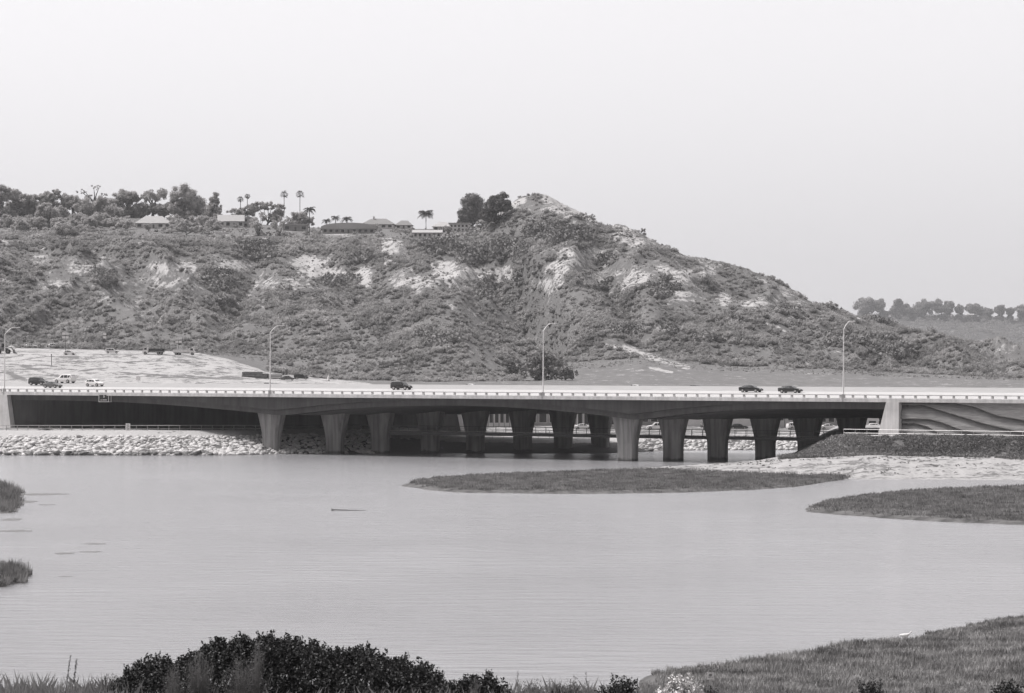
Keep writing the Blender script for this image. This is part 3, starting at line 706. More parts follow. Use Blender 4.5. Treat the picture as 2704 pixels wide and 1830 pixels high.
# close the top and far side so the box is solid
V2 = [(*SW(s, w), 12.5) for s in slist for w in (2.9, 53)]; o = len(V)
for i in range(len(slist) - 1):
    F.append((o + 2 * i, o + 2 * i + 1, o + 2 * i + 3, o + 2 * i + 2))
    F.append((i * nW + nW - 1, (i + 1) * nW + nW - 1, o + 2 * i + 3, o + 2 * i + 1))
mb.add(V + V2, F); mb.obj('box_girder_soffit', M['conc_shade'], bridge, False)
# flared piers
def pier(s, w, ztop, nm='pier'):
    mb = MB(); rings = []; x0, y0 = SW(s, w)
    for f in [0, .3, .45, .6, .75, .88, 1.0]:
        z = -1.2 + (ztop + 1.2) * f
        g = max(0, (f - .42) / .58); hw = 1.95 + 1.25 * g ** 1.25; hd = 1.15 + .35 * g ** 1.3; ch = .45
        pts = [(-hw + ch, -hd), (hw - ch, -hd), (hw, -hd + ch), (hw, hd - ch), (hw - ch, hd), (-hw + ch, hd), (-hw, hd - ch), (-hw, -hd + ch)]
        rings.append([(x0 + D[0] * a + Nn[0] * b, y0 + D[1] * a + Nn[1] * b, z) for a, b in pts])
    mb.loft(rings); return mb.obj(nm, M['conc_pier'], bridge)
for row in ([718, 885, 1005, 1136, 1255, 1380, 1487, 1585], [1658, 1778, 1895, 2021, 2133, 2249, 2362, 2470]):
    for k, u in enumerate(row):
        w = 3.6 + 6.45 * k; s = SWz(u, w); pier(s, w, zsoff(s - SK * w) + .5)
# abutments (skewed walls) with battered corner pilasters
def abut(s0, w0, w1, side, zb):
    a = (s0 + SK * w0, w0); b = (s0 + SK * w1, w1)
    th = 2.0 * side
    A = [SW(*a), SW(a[0] + th, a[1]), SW(b[0] + th, b[1]), SW(*b)]
    mb = MB(); V = [(x, y, zb) for x, y in A] + [(x, y, 12.15) for x, y in A]
    return mb.hexa(V).obj('abutment_wall', M['conc_shade'], bridge)
abut(-160.2, 1.2, 60, -1, -1.0); abut(55.6, 1.2, 60, 1, -1.0)
x0, y0 = SW(-11, 0)
wing = MB(); e0 = SW(-160.2 + SK * 60, 60); e1 = (-11.0, 670.6)
wing.hexa([(e0[0], e0[1], 0), (e1[0], e1[1], 0), (e1[0], e1[1] + 1.5, 0), (e0[0], e0[1] + 1.5, 0), (e0[0], e0[1], 12), (e1[0] - 2.5, e1[1], 11), (e1[0] - 2.5, e1[1] + 1.5, 11), (e0[0], e0[1] + 1.5, 12)])
wing.obj('wing_wall', M['conc_shade'], bridge)
MB().hexa([(e1[0] - .4, e1[1] - .6, 0), (e1[0] + .9, e1[1] - .6, 0), (e1[0] + .9, e1[1] + 1.7, 0), (e1[0] - .4, e1[1] + 1.7, 0), (e1[0] - 2.6, e1[1] - .6, 10.6), (e1[0] - 2.0, e1[1] - .6, 10.6), (e1[0] - 2.0, e1[1] + 1.7, 10.6), (e1[0] - 2.6, e1[1] + 1.7, 10.6)]).obj('wing_wall_end', M['conc'], bridge)
def pilaster(s0, s1, batter_left, batter_right, zb):
    mb = MB()
    a, b = s0, s1
    bot = [SW(a - batter_left, -.5), SW(b + batter_right, -.5), SW(b + batter_right, 1.1), SW(a - batter_left, 1.1)]
    top = [SW(a, -.25), SW(b, -.25), SW(b, 1.1), SW(a, 1.1)]
    mb.hexa([(x, y, zb) for x, y in bot] + [(x, y, 12.155) for x, y in top]); mb.obj('abutment_pilaster', M['conc'], bridge)
pilaster(SWz(2341, 0), SWz(2375, 0), 2.35, 0, 3.0)
pilaster(SWz(-45, 0), SWz(20, 0), 0, 1.6, 3.0)
# see-through concrete parapet
par = MB(); par.loft([[(*SW(s, w), z) for w, z in ((.05, 13.40), (.05, 13.58), (.45, 13.60), (.45, 13.40))] for s in (SL, SR)])
railo = par.obj('parapet', M['rail'], bridge)
s_first = SWz(-20, .2); s_last = SWz(2725, .2); npost = 99
ps = np.linspace(s_first, s_last, npost)
def postbox(mb, s):
    c = [SW(s - .2, .1), SW(s + .2, .1), SW(s + .2, .4), SW(s - .2, .4)]
    mb.hexa([(x, y, 12.84) for x, y in c] + [(x, y, 13.395) for x, y in c])
for s in ps:
    mb = MB(); postbox(mb, s); mb.obj('parapet_post', M['rail'], railo)
mb = MB(); dp = ps[1] - ps[0]
for q in range(1, 60):
    postbox(mb, s_first - q * dp); postbox(mb, s_last + q * dp)
o = mb.obj('parapet_post', M['rail'], railo); o['kind'] = 'stuff'
fp = MB(); fp.loft([[(*SW(s, w), z) for w, z in ((53.6, 13.2), (53.6, 14.0), (54.0, 14.0), (54.0, 13.2))] for s in (SL, SR)]); fp.obj('far_parapet', M['conc'], bridge)
# lane lines (thin sheets)
mb = MB()
for w in (3.0, 17.5):
    mb.add([(*SW(s, ww), zdeck(ww) + .006) for s, ww in ((SL, w), (SR, w), (SR, w + .15), (SL, w + .15))], [(0, 1, 2, 3)])
for w in (6.8, 10.5, 14.1, 24.5, 28.2):
    s = -250
    while s < 200:
        mb.add([(*SW(a, ww), zdeck(ww) + .006) for a, ww in ((s, w), (s + 3.6, w), (s + 3.6, w + .13), (s, w + .13))], [(0, 1, 2, 3)]); s += 14.6
mb.obj('lane_markings', M['white'], bridge)

# retaining wall with layered strata relief
def retaining():
    La = [(2376, 1070), (2431, 1069), (2484, 1085), (2591, 1118), (2693, 1142), (2800, 1160), (3400, 1200)]
    Lb = [(2376, 1060), (2500, 1060), (2567, 1073), (2627, 1097), (2693, 1109), (2800, 1122), (3400, 1170)]
    Lc = [(2376, 1106), (2448, 1107), (2484, 1116), (2541, 1138), (2600, 1150), (3400, 1250)]
    Ld = [(2376, 1118), (2407, 1117), (2448, 1128), (2479, 1147), (2520, 1160), (3400, 1300)]
    us = np.concatenate([np.arange(2376, 2720, 2.0), np.arange(2720, 3400, 10.)]); n = 90
    V = []; 
    for u in us:
        s = SWz(u, 0); x, y = SW(s, 0); zs = np.linspace(4.0, 12.16, n)
        yy = HOR - (zs - CAMZ) / y * FPX
        off = np.full(n, .25)
        for L in (La, Lb, Lc, Ld):
            yl_ = np.interp(u, [a for a, b in L], [b for a, b in L]); d = (yy - yl_) / 14.0     # >0 below the line
            off = off + np.where(d > 0, 1.0 * np.exp(-d * 1.1), 0) * (yl_ < 1150)
        off = off + .10 * (fbm(np.full(n, s / 2.5), zs * 4, 3, 5) - .5)
        for z, o_ in zip(zs, off): V.append((*SW(s, float(min(o_, 1.9))), z))
    m = len(us); idx = np.arange(m * n).reshape(m, n)
    F = np.stack([idx[:-1, :-1], idx[1:, :-1], idx[1:, 1:], idx[:-1, 1:]], -1).reshape(-1, 4)
    me = mesh_np('retaining_wall', V, F, M['wallrock'])
    o = link('retaining_wall', me)
    setp(o, 'grey retaining wall with curving layered rock relief right of the bridge end', 'wall')
retaining()

# ------------------------------------------------------------------ right bank, islands, riprap banks
def smoothgrid(name, us, Zs, hfun, m, label, kind='structure', cat='ground', attrs=None, zcut=-.25):
    UUg, ZZg = np.meshgrid(us, Zs); Xg = (UUg - CU) / FPX * ZZg; H = hfun(UUg, ZZg, Xg)
    idx = np.arange(H.size).reshape(H.shape)
    F = np.stack([idx[:-1, :-1], idx[:-1, 1:], idx[1:, 1:], idx[1:, :-1]], -1).reshape(-1, 4)
    hv = H.reshape(-1)[F].max(1); F = F[hv > zcut]
    used = np.unique(F); rm = -np.ones(H.size, int); rm[used] = np.arange(len(used))
    V = np.stack([Xg, ZZg, H], -1).reshape(-1, 3)[used]
    me = mesh_np(name, V, rm[F], m, True)
    if attrs:
        for nm, fn in attrs.items():
            a = me.attributes.new(nm, 'FLOAT', 'POINT'); a.data.foreach_set('value', fn(UUg, ZZg, H).reshape(-1)[used].astype(np.float32))
    return setp(link(name, me), label, cat, kind=kind), H
Ztrail = lambda u: Znear(u) - 5.0
def hR(u, Z, X):
    zm = ip(u, [1540, 1740, 1860, 2000, 2080, 2300, 3400], [.15, .3, .6, 1.2, 2.0, 3.0, 3.0])
    zn = ip(u, [1540, 1650, 1800, 2000, 2250, 2704, 3400], [511, 500, 490, 486, 478, 474, 465]) + 2.5 * (noise2(u / 30., Z * 0, 3) - .5)
    zf = ip(u, [1540, 1740, 1860, 2000, 2080, 2140, 2240, 3400], [514, 526, 532, 536, 545, 580, 640, 640])
    a = ss((Z - zn) / 25); c = ss((zf - Z) / 3.5)
    h = zm * a * .95 + .25 * (fbm(X / 1.6, Z / 3.5, 4, 9) - .5) * np.clip(a * 2, 0, 1) + .05
    rise = ss((u - 2085) / 150) * ss((Z - (Ztrail(u) - 15)) / 13)
    bumps = .5 * (fbm(X / 1.3, Z / 1.7, 3, 19) - .5) * rise * (1 - ss((Z - Ztrail(u) + 4) / 3))
    h = h * (1 - rise) + 5.93 * rise + bumps
    e = np.minimum(np.clip((Z - zn) / 2.0, -1, 1), np.clip((zf - Z) / 2.0, -1, 1))
    return np.where(e < 1, np.minimum(h, e * .5 + (h - .5) * np.clip(e, 0, 1)), h) - np.where(e < 0, .3, 0)
def bR(u, Z, H): return 1.7 * (fbm((u - CU) / FPX * Z / 4, Z / 1.3, 4, 35) - .40) + np.clip(.60 - 1.0 * ss((Z - (Ztrail(u) - 15) + 5 * (fbm(u / 25, Z / 3, 3, 37) - .5)) / 7) * ss((Ztrail(u) - 1.8 - Z) / 2) * ss((u - 2100) / 60), 0, 1)
M['rbank'] = attr_ground('right_bank_soil', .24, .13, .40, grain=1.6, bumpd=.12, st1=(.5, .9, 1))
smoothgrid('right_bank', np.concatenate([np.arange(1536, 2740, 3.), np.arange(2740, 3400, 15.)]), np.arange(470, 620, .8), hR, M['rbank'],
           'bright dry mud shore rising to a scrubby bank below the retaining wall', cat='shore', attrs={'bare': bR, 'dense': lambda u, Z, H: .6 * ss((H - 3.5) / 1.0)})

def bank_scrub():
    n = 14000; u = 2060 + 700 * rng.random(n); Zt = Ztrail(u); Z = Zt - 17 + 15.2 * rng.random(n)
    X = (u - CU) / FPX * Z; H = hR(u, Z, X)
    dn = np.clip((H - 1.2) / 1.5, 0, 1); k = (rng.random(n) < dn * np.clip(.12 + 2.4 * (fbm(X / 3.2, Z / 2.5, 3, 15) - .34), 0, 1))
    u, Z, X, H = u[k][:4600], Z[k][:4600], X[k][:4600], H[k][:4600]; r = .25 + .5 * rng.random(len(u))
    P = np.stack([X, Z, H], -1); C = np.repeat(P, 60, axis=0) + clump_shell(len(P) * 60, 1.0, .85, 0) * np.repeat(r, 60)[:, None]
    v, f = leaf_tris(C, .09 + .08 * rng.random(len(C)), .3)
    setp(link('bank_scrub', mesh_np('bank_scrub', v, f, M['scrubd'])), 'dark low scrub covering the slope below the retaining wall', 'scrub', kind='stuff')
    n = 2500; u = 1640 + 1120 * rng.random(n); Z = 480 + 50 * rng.random(n); X = (u - CU) / FPX * Z; H = hR(u, Z, X)
    k = (H > .25) & (H < 3.6) & (rng.random(n) < np.clip(2.6 * (fbm(X / 5, Z / 2.2, 3, 25) - .50), 0, .6) + .012); P = np.stack([X, Z, H], -1)[k][:700]; r = .12 + .35 * rng.random(len(P)) ** 2
    C = np.repeat(P, 40, axis=0) + clump_shell(len(P) * 40, 1.0, .8, 0) * np.repeat(r, 40)[:, None]
    v, f = leaf_tris(C, .08, .3)
    setp(link('shore_tufts', mesh_np('shore_tufts', v, f, M['scrubd'])), 'small dark plants dotted over the pale mud shore', 'scrub', kind='stuff')
bank_scrub()
# trail along the right bank, railing beyond it
mb = MB(); 
mb.loft([[(*SW(SWz(u, -w), -w), z) for w, z in ((1.0, 5.90), (1.0, 6.02), (4.6, 6.02), (4.6, 5.6))] for u in (2235, 2400, 2704, 3400)])
setp(mb.obj('trail_path', M['conc']), 'pale footpath edge along the foot of the retaining wall', 'path', kind='structure')

def pt_seg_dist(px, py, poly):
    d = np.full(px.shape, 1e9); ins = np.zeros(px.shape, bool); n = len(poly)
    for i in range(n):
        x0, y0 = poly[i]; x1, y1 = poly[(i + 1) % n]
        dx, dy = x1 - x0, y1 - y0; t = np.clip(((px - x0) * dx + (py - y0) * dy) / (dx * dx + dy * dy + 1e-9), 0, 1)
        d = np.minimum(d, np.hypot(px - x0 - t * dx, py - y0 - t * dy))
        c = ((y0 > py) != (y1 > py)) & (px < (x1 - x0) * (py - y0) / (y1 - y0 + 1e-12) + x0); ins ^= c
    return np.where(ins, d, -d)
def marsh(name, outline, label, htop=.45, step=1.0, nblade=30000, bl=.38, glabel='', m='marshbase', edge=1.2, gm='marsh', bw=.04, gname='marsh_grass'):
    P = []
    for u, y in outline:
        Z = CAMZ * FPX / (y - HOR); P.append(((u - CU) / FPX * Z, Z))
    xs = [p[0] for p in P]; ys = [p[1] for p in P]
    gx, gy = np.meshgrid(np.arange(min(xs) - 2, max(xs) + 2, step), np.arange(min(ys) - 2, max(ys) + 2, step))
    wob = 1.6 * (fbm(gx / 3, gy / 6, 3, 3) - .5)
    d = pt_seg_dist(gx, gy, P) + wob
    H = np.clip(d / edge, -1, 1) * htop * .75 + np.where(d > 0, .22 * htop * fbm(gx / 4, gy / 4, 3, 5), 0)
    idx = np.arange(H.size).reshape(H.shape)
    F = np.stack([idx[:-1, :-1], idx[:-1, 1:], idx[1:, 1:], idx[1:, :-1]], -1).reshape(-1, 4); F = F[H.reshape(-1)[F].max(1) > -.15]
    me = mesh_np(name, np.stack([gx, gy, H], -1).reshape(-1, 3), F, M[m], True)
    setp(link(name, me), label, 'marsh', kind='structure')
    # blades
    n = nblade * 3; i = rng.integers(0, gx.shape[0] - 1, n); j = rng.integers(0, gx.shape[1] - 1, n)
    f = rng.random(n); g = rng.random(n); k = (d[i, j] > .1)
    bx = (gx[i, j] + f * step)[k][:nblade]; by = (gy[i, j] + g * step)[k][:nblade]; bh = H[i, j][k][:nblade]
    n = len(bx); hgt = bl * (.3 + 1.0 * rng.random(n) ** 1.5) * np.clip(.2 + 1.4 * fbm(bx / 2.2, by / 3, 4, 8), .3, 2); a = rng.random(n) * 3.14
    lean = rng.normal(size=(n, 2)) * .35 * hgt[:, None]
    w = bw * (.6 + rng.random(n)); dx = np.cos(a) * w; dy = np.sin(a) * w
    z0 = bh - .05
    V = np.stack([np.stack([bx - dx, by - dy, z0], -1), np.stack([bx + dx, by + dy, z0], -1), np.stack([bx + lean[:, 0], by + lean[:, 1], z0 + hgt], -1)], 1).reshape(-1, 3)
    me = mesh_np(gname, V, np.arange(3 * n).reshape(-1, 3), M[gm])
    setp(link(gname, me), glabel, 'grass', kind='stuff')
marsh('marsh_island', [(1064, 1283), (1090, 1272), (1150, 1264), (1300, 1256), (1450, 1251), (1560, 1246), (1700, 1243), (1850, 1245), (2000, 1246), (2150, 1250), (2250, 1257), (2255, 1262), (2190, 1272), (2150, 1278), (2100, 1286), (2000, 1293), (1900, 1297), (1800, 1301), (1650, 1303), (1500, 1304), (1300, 1302), (1200, 1300), (1130, 1294)],
      'low dark marsh island lying in front of the bridge piers', nblade=70000, glabel='short pickleweed covering the long island before the piers', bl=.42, bw=.06)
marsh('marsh_spit', [(2122, 1345), (2160, 1330), (2220, 1318), (2300, 1309), (2400, 1300), (2500, 1294), (2700, 1288), (3100, 1280), (3100, 1400), (2700, 1386), (2600, 1382), (2450, 1376), (2300, 1366), (2200, 1358), (2140, 1352)],
      'dark marsh spit entering the lagoon from the right', nblade=60000, glabel='short pickleweed covering the spit at the right', bl=.42, bw=.06)
marsh('marsh_bank', [(1660, 1835), (1700, 1800), (1722, 1786), (1770, 1779), (1870, 1771), (1960, 1757), (2090, 1737), (2150, 1722), (2210, 1713), (2300, 1704), (2385, 1701), (2405, 1690), (2520, 1667), (2600, 1650), (2650, 1642), (2690, 1641), (2760, 1630), (3000, 1606), (3400, 1580), (3400, 2000), (1500, 2000)],
      'broad marsh flat sloping down at the lower right', nblade=330000, glabel='dense marsh grass on the flat at the lower right', bl=.36, bw=.022, htop=.5, m='marshbase', gm='marshl')
marsh('marsh_islet', [(-200, 1288), (0, 1284), (30, 1292), (44, 1302), (40, 1318), (45, 1330), (36, 1345), (20, 1355), (-200, 1365)], 'small marsh islet cut by the left edge, the farther of two', nblade=12000, glabel='tufts on the farther islet at the left edge', bl=1.1, bw=.07, edge=2)
marsh('marsh_islet', [(-200, 1500), (0, 1505), (40, 1512), (66, 1524), (70, 1532), (50, 1540), (0, 1552), (-200, 1560)], 'small marsh islet with pale rim cut by the left edge, the nearer of two', nblade=14000, glabel='tufts on the nearer islet at the left edge', bl=1.0, bw=.05, edge=1.5)
# shallow weed mats breaking the water near the left islets
def weed(cx, cy, ru, ry, label):
    mb = MB(); Z = CAMZ * FPX / (cy - HOR); k = Z / FPX
    dz = ry * Z * Z / (FPX * CAMZ)
    n = 28; V = [((cx - CU) * k, Z, .035)]; 
    for i in range(n):
        a = 6.283 * i / n; r = .7 + .5 * R_.random(); V.append(((cx - CU + ru * r * math.cos(a)) * k, Z + dz * r * math.sin(a), .01))
    mb.add(V, [(0, i + 1, (i + 1) % n + 1) for i in range(n)]); o = mb.obj('weed_mat', M['weedmat'])
    setp(o, label, 'weed', 'weed mats near the left shore')
for a in [(110, 1305, 75, 3, 'dark floating weed streak just right of the farther left islet'), (65, 1325, 35, 3.5, 'short dark weed streak beside the farther left islet'), (125, 1333, 24, 1, 'thin weed line right of the farther left islet'),
          (250, 1436, 32, 1.6, 'small weed mat alone on open water at left'), (238, 1457, 34, 1.6, 'small weed mat just below another at left'), (170, 1461, 26, 2.5, 'faint weed mat left of the lower one at left'),
          (172, 1522, 20, 1, 'thin weed line right of the nearer left islet'), (40, 1402, 45, 2.5, 'low weed mat between the two left islets'), (30, 1372, 30, 3, 'low weed mat just below the farther left islet')]: weed(*a)

# riprap
def riprap():
    T = []
    for k in range(8):
        r = np.random.default_rng(500 + k); v, f = ico_blob(300 + k, 1.0)
        v = v * np.array([1.35, .85, .5]) * (.7 + .6 * r.random((12, 1)))
        T.append(mesh_np('boulder', v, f, M['rock']))
    spots = []
    def bankpt(u, f):     # f 0 at the water, 1 at the top
        Zt = 620.
        for _ in range(8): Zt = np.interp((u - CU) / FPX * Zt, toeX, toeZ)
        Z = Zt + 19.5 * f; top = np.interp(u, [-900, 1000, 1250, 3700], [4.7, 4.7, 2.7, 2.7])
        return ((u - CU) / FPX * Z, Z, top * f)
    for i in range(2600):
        u = R_.uniform(-30, 690); f = R_.random() ** 1.3 * .78; spots.append((u, f, (.28 + .62 * R_.random() ** 2.0) * (1.2 - .5 * f)))
    for i in range(450):
        spots.append((R_.uniform(690, 1010), R_.random() * .8, R_.uniform(.35, .8)))
    for i in range(700):
        u = R_.uniform(1690, 2190); f = R_.random() * 1.0; spots.append((u, f, R_.uniform(.35, .75)))
    vis = lambda u: (-5 < u < 560) or (1705 < u < 1745) or (1808 < u < 1868) or (1922 < u < 1992) or (2048 < u < 2103)
    TW = []
    for m_ in T:
        c_ = m_.copy(); c_.materials.clear(); c_.materials.append(M['wetrock']); TW.append(c_)
    spots = sorted(spots, key=lambda s: -s[2] * (1 if vis(s[0]) else .5))
    def lab(u, f):
        return ('pale angular boulder in the riprap bank below the left trail' if u < 1000 else 'pale angular boulder in the sunlit riprap seen between the right piers')
    for i, (u, f, r) in enumerate(spots[:300]):
        o = bpy.data.objects.new('boulder', (TW if f < .07 else T)[i % 8]); COL.objects.link(o); o.location = bankpt(u, f)
        o.location.z += .1; o.scale = (r, r, r); o.rotation_euler = (R_.uniform(-.4, .4), R_.uniform(-.4, .4), R_.uniform(0, 6.28))
        setp(o, lab(u, f), 'boulder', 'boulders of the left riprap bank' if u < 1000 else 'boulders of the far riprap bank')
    Vs = []; Fs = []; off = 0
    for u, f, r in spots[300:]:
        v, ff = ico_blob(R_.randrange(1 << 20), 1.0); v = v * np.array([1.15, .8, .62]) * r
        a = R_.uniform(0, 6.28); ca, sa = math.cos(a), math.sin(a); v = np.stack([v[:, 0] * ca - v[:, 1] * sa, v[:, 0] * sa + v[:, 1] * ca, v[:, 2]], -1)
        v = v + np.array(bankpt(u, f)); Vs.append(v); Fs.append(ff + off); off += len(v)
    setp(link('riprap_rubble', mesh_np('riprap_rubble', np.vstack(Vs), np.vstack(Fs), M['rock'])), 'smaller pale rubble filling the riprap banks', 'rubble', kind='stuff')
riprap()

# ------------------------------------------------------------------ trail railing, footbridge, signs
def railing(name, pts, label, hgt, matn, cat='railing', parent=None, r=.07, mid=True, group=None, rails=2):
    x0, y0, z0 = pts[0]
    t = thing(name, label, cat, pts[0], 0, group) if parent is None else parent
    o = np.array(pts[0]) if parent is None else np.zeros(3)
    for p in pts:
        q = np.array(p) - o; MB().box(q[0] - r, q[0] + r, q[1] - r, q[1] + r, q[2] - .2, q[2] + hgt + .06).obj('post', M[matn], t)
    for k in range(rails):
        hh = hgt * (1 - .62 * k)
        MB().tube([tuple(np.array(p) - o + np.array((0, -.03, hh))) for p in pts], r * .95, 5).obj('rail', M[matn], t)
    return t
pts = []
for k in range(32):
    u = -40 + 28.6 * k * (1 + 0); Z = 619.5 + (1.5 if u > 500 else 0); pts.append(((u - CU) / FPX * Z, Z, 4.62))
pts = [p for p in pts if p[0] < -52]
railing('trail_railing', pts, 'pale two rail timber railing on top of the left riprap bank', 1.15, 'wood_pale')
# railing on the right bank from under the bridge past the wall
pts = []
for k in range(36):
    s = SWz(2228, -4.2) + 2.35 * k; x, y = SW(s, -4.2); pts.append((x, y, 6.02))
railing('trail_railing', pts, 'thin pale railing beside the footpath below the retaining wall', 1.1, 'galv', r=.045)
# footbridge under the road bridge
fb = thing('footbridge', 'long dark steel footbridge threading between the piers under the road bridge', 'footbridge', (0, 0, 0))
fw = 16.6
sA, sB = SWz(905, fw), SWz(2235, fw)
MB().loft([[(*SW(s, w), z) for w, z in ((fw, 4.15), (fw, 4.80), (fw + 2.6, 4.80), (fw + 2.6, 4.15))] for s in (sA, sB)]).obj('deck', M['rust'], fb)
nP = 50
for k in range(nP):
    s = sA + (sB - sA) * k / (nP - 1)
    for w in (fw + .05,):
        c = [SW(s - .05, w), SW(s + .05, w), SW(s + .05, w + .08), SW(s - .05, w + .08)]
        MB().hexa([(x, y, 4.80) for x, y in c] + [(x, y, 6.05) for x, y in c]).obj('railing_post', M['rust'], fb)
for z, r in ((6.05, .06), (4.98, .04), (5.5, .025)):
    MB().tube([(*SW(sA, fw + .09), z), (*SW(sB, fw + .09), z)], r, 5).obj('handrail', M['rust'] if z != 4.98 else M['galv'], fb)

def P_at(u, y, Z): return W(u, y, Z)
# sign on the fascia (its lettering is too small in the photo to read: emblem, arrow dot and a line of letters)
x, y = SW(SWz(274, -.35), -.35)
k = y / FPX; zc = CAMZ + (HOR - 1051.5) * k
th = -math.atan2(.5181, .8553)
t = thing('road_sign', 'small dark square sign with pale border hanging on the bridge edge at left', 'sign', (x, y, zc - .9), th * 0)
hw = 13.5 * k; hh = 10.2 * k
MB().box(-hw, hw, 0, .08, .9 - hh, .9 + hh).obj('panel', M['signdark'], t)
mb = MB(); b_ = .13
mb.box(-hw, hw, -.02, -.003, .9 + hh - b_, .9 + hh); mb.box(-hw, hw, -.02, -.003, .9 - hh, .9 - hh + b_)
mb.box(-hw, -hw + b_, -.02, -.003, .9 - hh + b_, .9 + hh - b_); mb.box(hw - b_, hw, -.02, -.003, .9 - hh + b_, .9 + hh - b_); mb.obj('border', M['signwhite'], t)
mb = MB(); mb.prism([(-.10, 1.05), (.12, 1.05), (.22, 1.2), (.12, 1.36), (.17, 1.5), (.05, 1.62), (-.08, 1.5), (-.04, 1.3)], -.02, -.003)
mb.cyl((-.58, -.012, .50), (0, 1, 0), .13, .02, 12)
for q in range(5): mb.box(-.28 + q * .2, -.14 + q * .2, -.02, -.003, .4, .6)
mb.box(-.28, .66, -.024, -.021, .56, .62)
mb.obj('lettering', M['signwhite'], t)
mb = MB(); mb.box(hw + .42, hw + .56, 0, .08, .9 - hh, .9 + hh); mb.box(hw + .001, hw + .7, .02, .06, .9 - hh, .9 - hh + .1); mb.box(hw + .001, hw + .7, .02, .06, .9 + hh - .1, .9 + hh); mb.obj('side_bracket', M['galv'], t)
MB().box(-hw * .8, hw * .8, .085, .34, 1.2, 1.35).obj('mounting_arm', M['galv'], t)
# trail sign
p = P_at(338, 1136, 618.2); kk = 618.2 / FPX
t = thing('trail_sign', 'upright white notice board by the left trail railing', 'sign', (p[0], p[1], 4.3))
MB().box(-.5, .5, -.03, .03, .35, 1.95).obj('board', M['signwhite'], t)
mb = MB()
for q, (a, b) in enumerate([(-.3, .25), (-.35, .35), (-.2, .3), (-.35, .1), (-.3, .33), (-.25, .2)]): mb.box(a, b, -.045, -.032, 1.62 - q * .2, 1.69 - q * .2)
mb.obj('lettering', M['ink'], t)
for s_ in (-.42, .42): MB().box(s_ - .05, s_ + .05, .03, .1, -.4, 1.9).obj('post', M['galv'], t)

# bare tumbled shrub leaning on the left railing
p = np.array(P_at(125, 1135, 621)); p[2] = 4.6
t = thing('dead_shrub', 'bleached dead shrub sprawling over the left end of the railing', 'shrub', tuple(p))
mb = MB()
for q in range(60):
    a = R_.uniform(0, 6.28); e = R_.uniform(.05, 1.0); L = R_.uniform(1.2, 3.0); d = (math.cos(a) * math.cos(e) * 1.25, math.sin(a) * math.cos(e) * .5, math.sin(e) * .55)
    mb.tube([(0 + R_.uniform(-.5, .5), 0, 0), (d[0] * L * .6, d[1] * L * .6, d[2] * L * .9 + .2), (d[0] * L * 1.15, d[1] * L, d[2] * L * .8 - .1)], [.04, .03, .012], 3, False)
mb.obj('branches', M['drygrass'], t)

# ------------------------------------------------------------------ light poles on the near edge
def lamp_post(u, ul, label):
    s = SWz(u, .25); x, y = SW(s, .25)
    t = thing('street_lamp', label, 'street lamp', (x, y, 12.86), 0, 'highway lamps along the near edge of the bridge')
    MB().box(-.35, .35, -.3, .4, -.55, .75).obj('base', M['rail'], t)
    MB().tube([(0, 0, .74), (0.04, 0, 6), (.08, 0, 13.0)], [.15, .12, .08], 8).obj('pole', M['polepaint'], t)
    pts = []
    for f in np.linspace(0, 1, 9):
        r = 4.4 * f; z = 13.0 + 1.55 * (1 - (1 - min(1, f / .62)) ** 1.6); pts.append((.08 + Nn[0] * r, Nn[1] * r, z))
    MB().tube(pts, [.075] * 9, 6).obj('arm', M['polepaint'], t)
    e = pts[-1]; mb = MB()
    mb.loft([[(e[0] + Nn[0] * a + D[0] * c, e[1] + Nn[1] * a + D[1] * c, e[2] + z) for c, z in ((-.16 * g, -.03), (.16 * g, -.03), (.12 * g, .12 * g), (-.12 * g, .12 * g))] for a, g in ((-.1, .5), (.2, 1), (.6, .95), (.8, .4))])
    h = mb.obj('luminaire', M['polepaint'], t)
    MB().box(e[0] + Nn[0] * .3 - .12, e[0] + Nn[0] * .3 + .12, e[1] + Nn[1] * .3 - .12, e[1] + Nn[1] * .3 + .12, e[2] - .05, e[2] - .032).obj('lens', M['lamp'], h)
for u, l in ((12, 'tall curved arm lamp at the far left end of the bridge'), (713, 'tall curved arm lamp above the left front pier'), (1434, 'tall curved arm lamp at mid bridge, in front of the dark trees'), (2227, 'tall curved arm lamp right of the two black sedans')):
    lamp_post(u, 0, l)

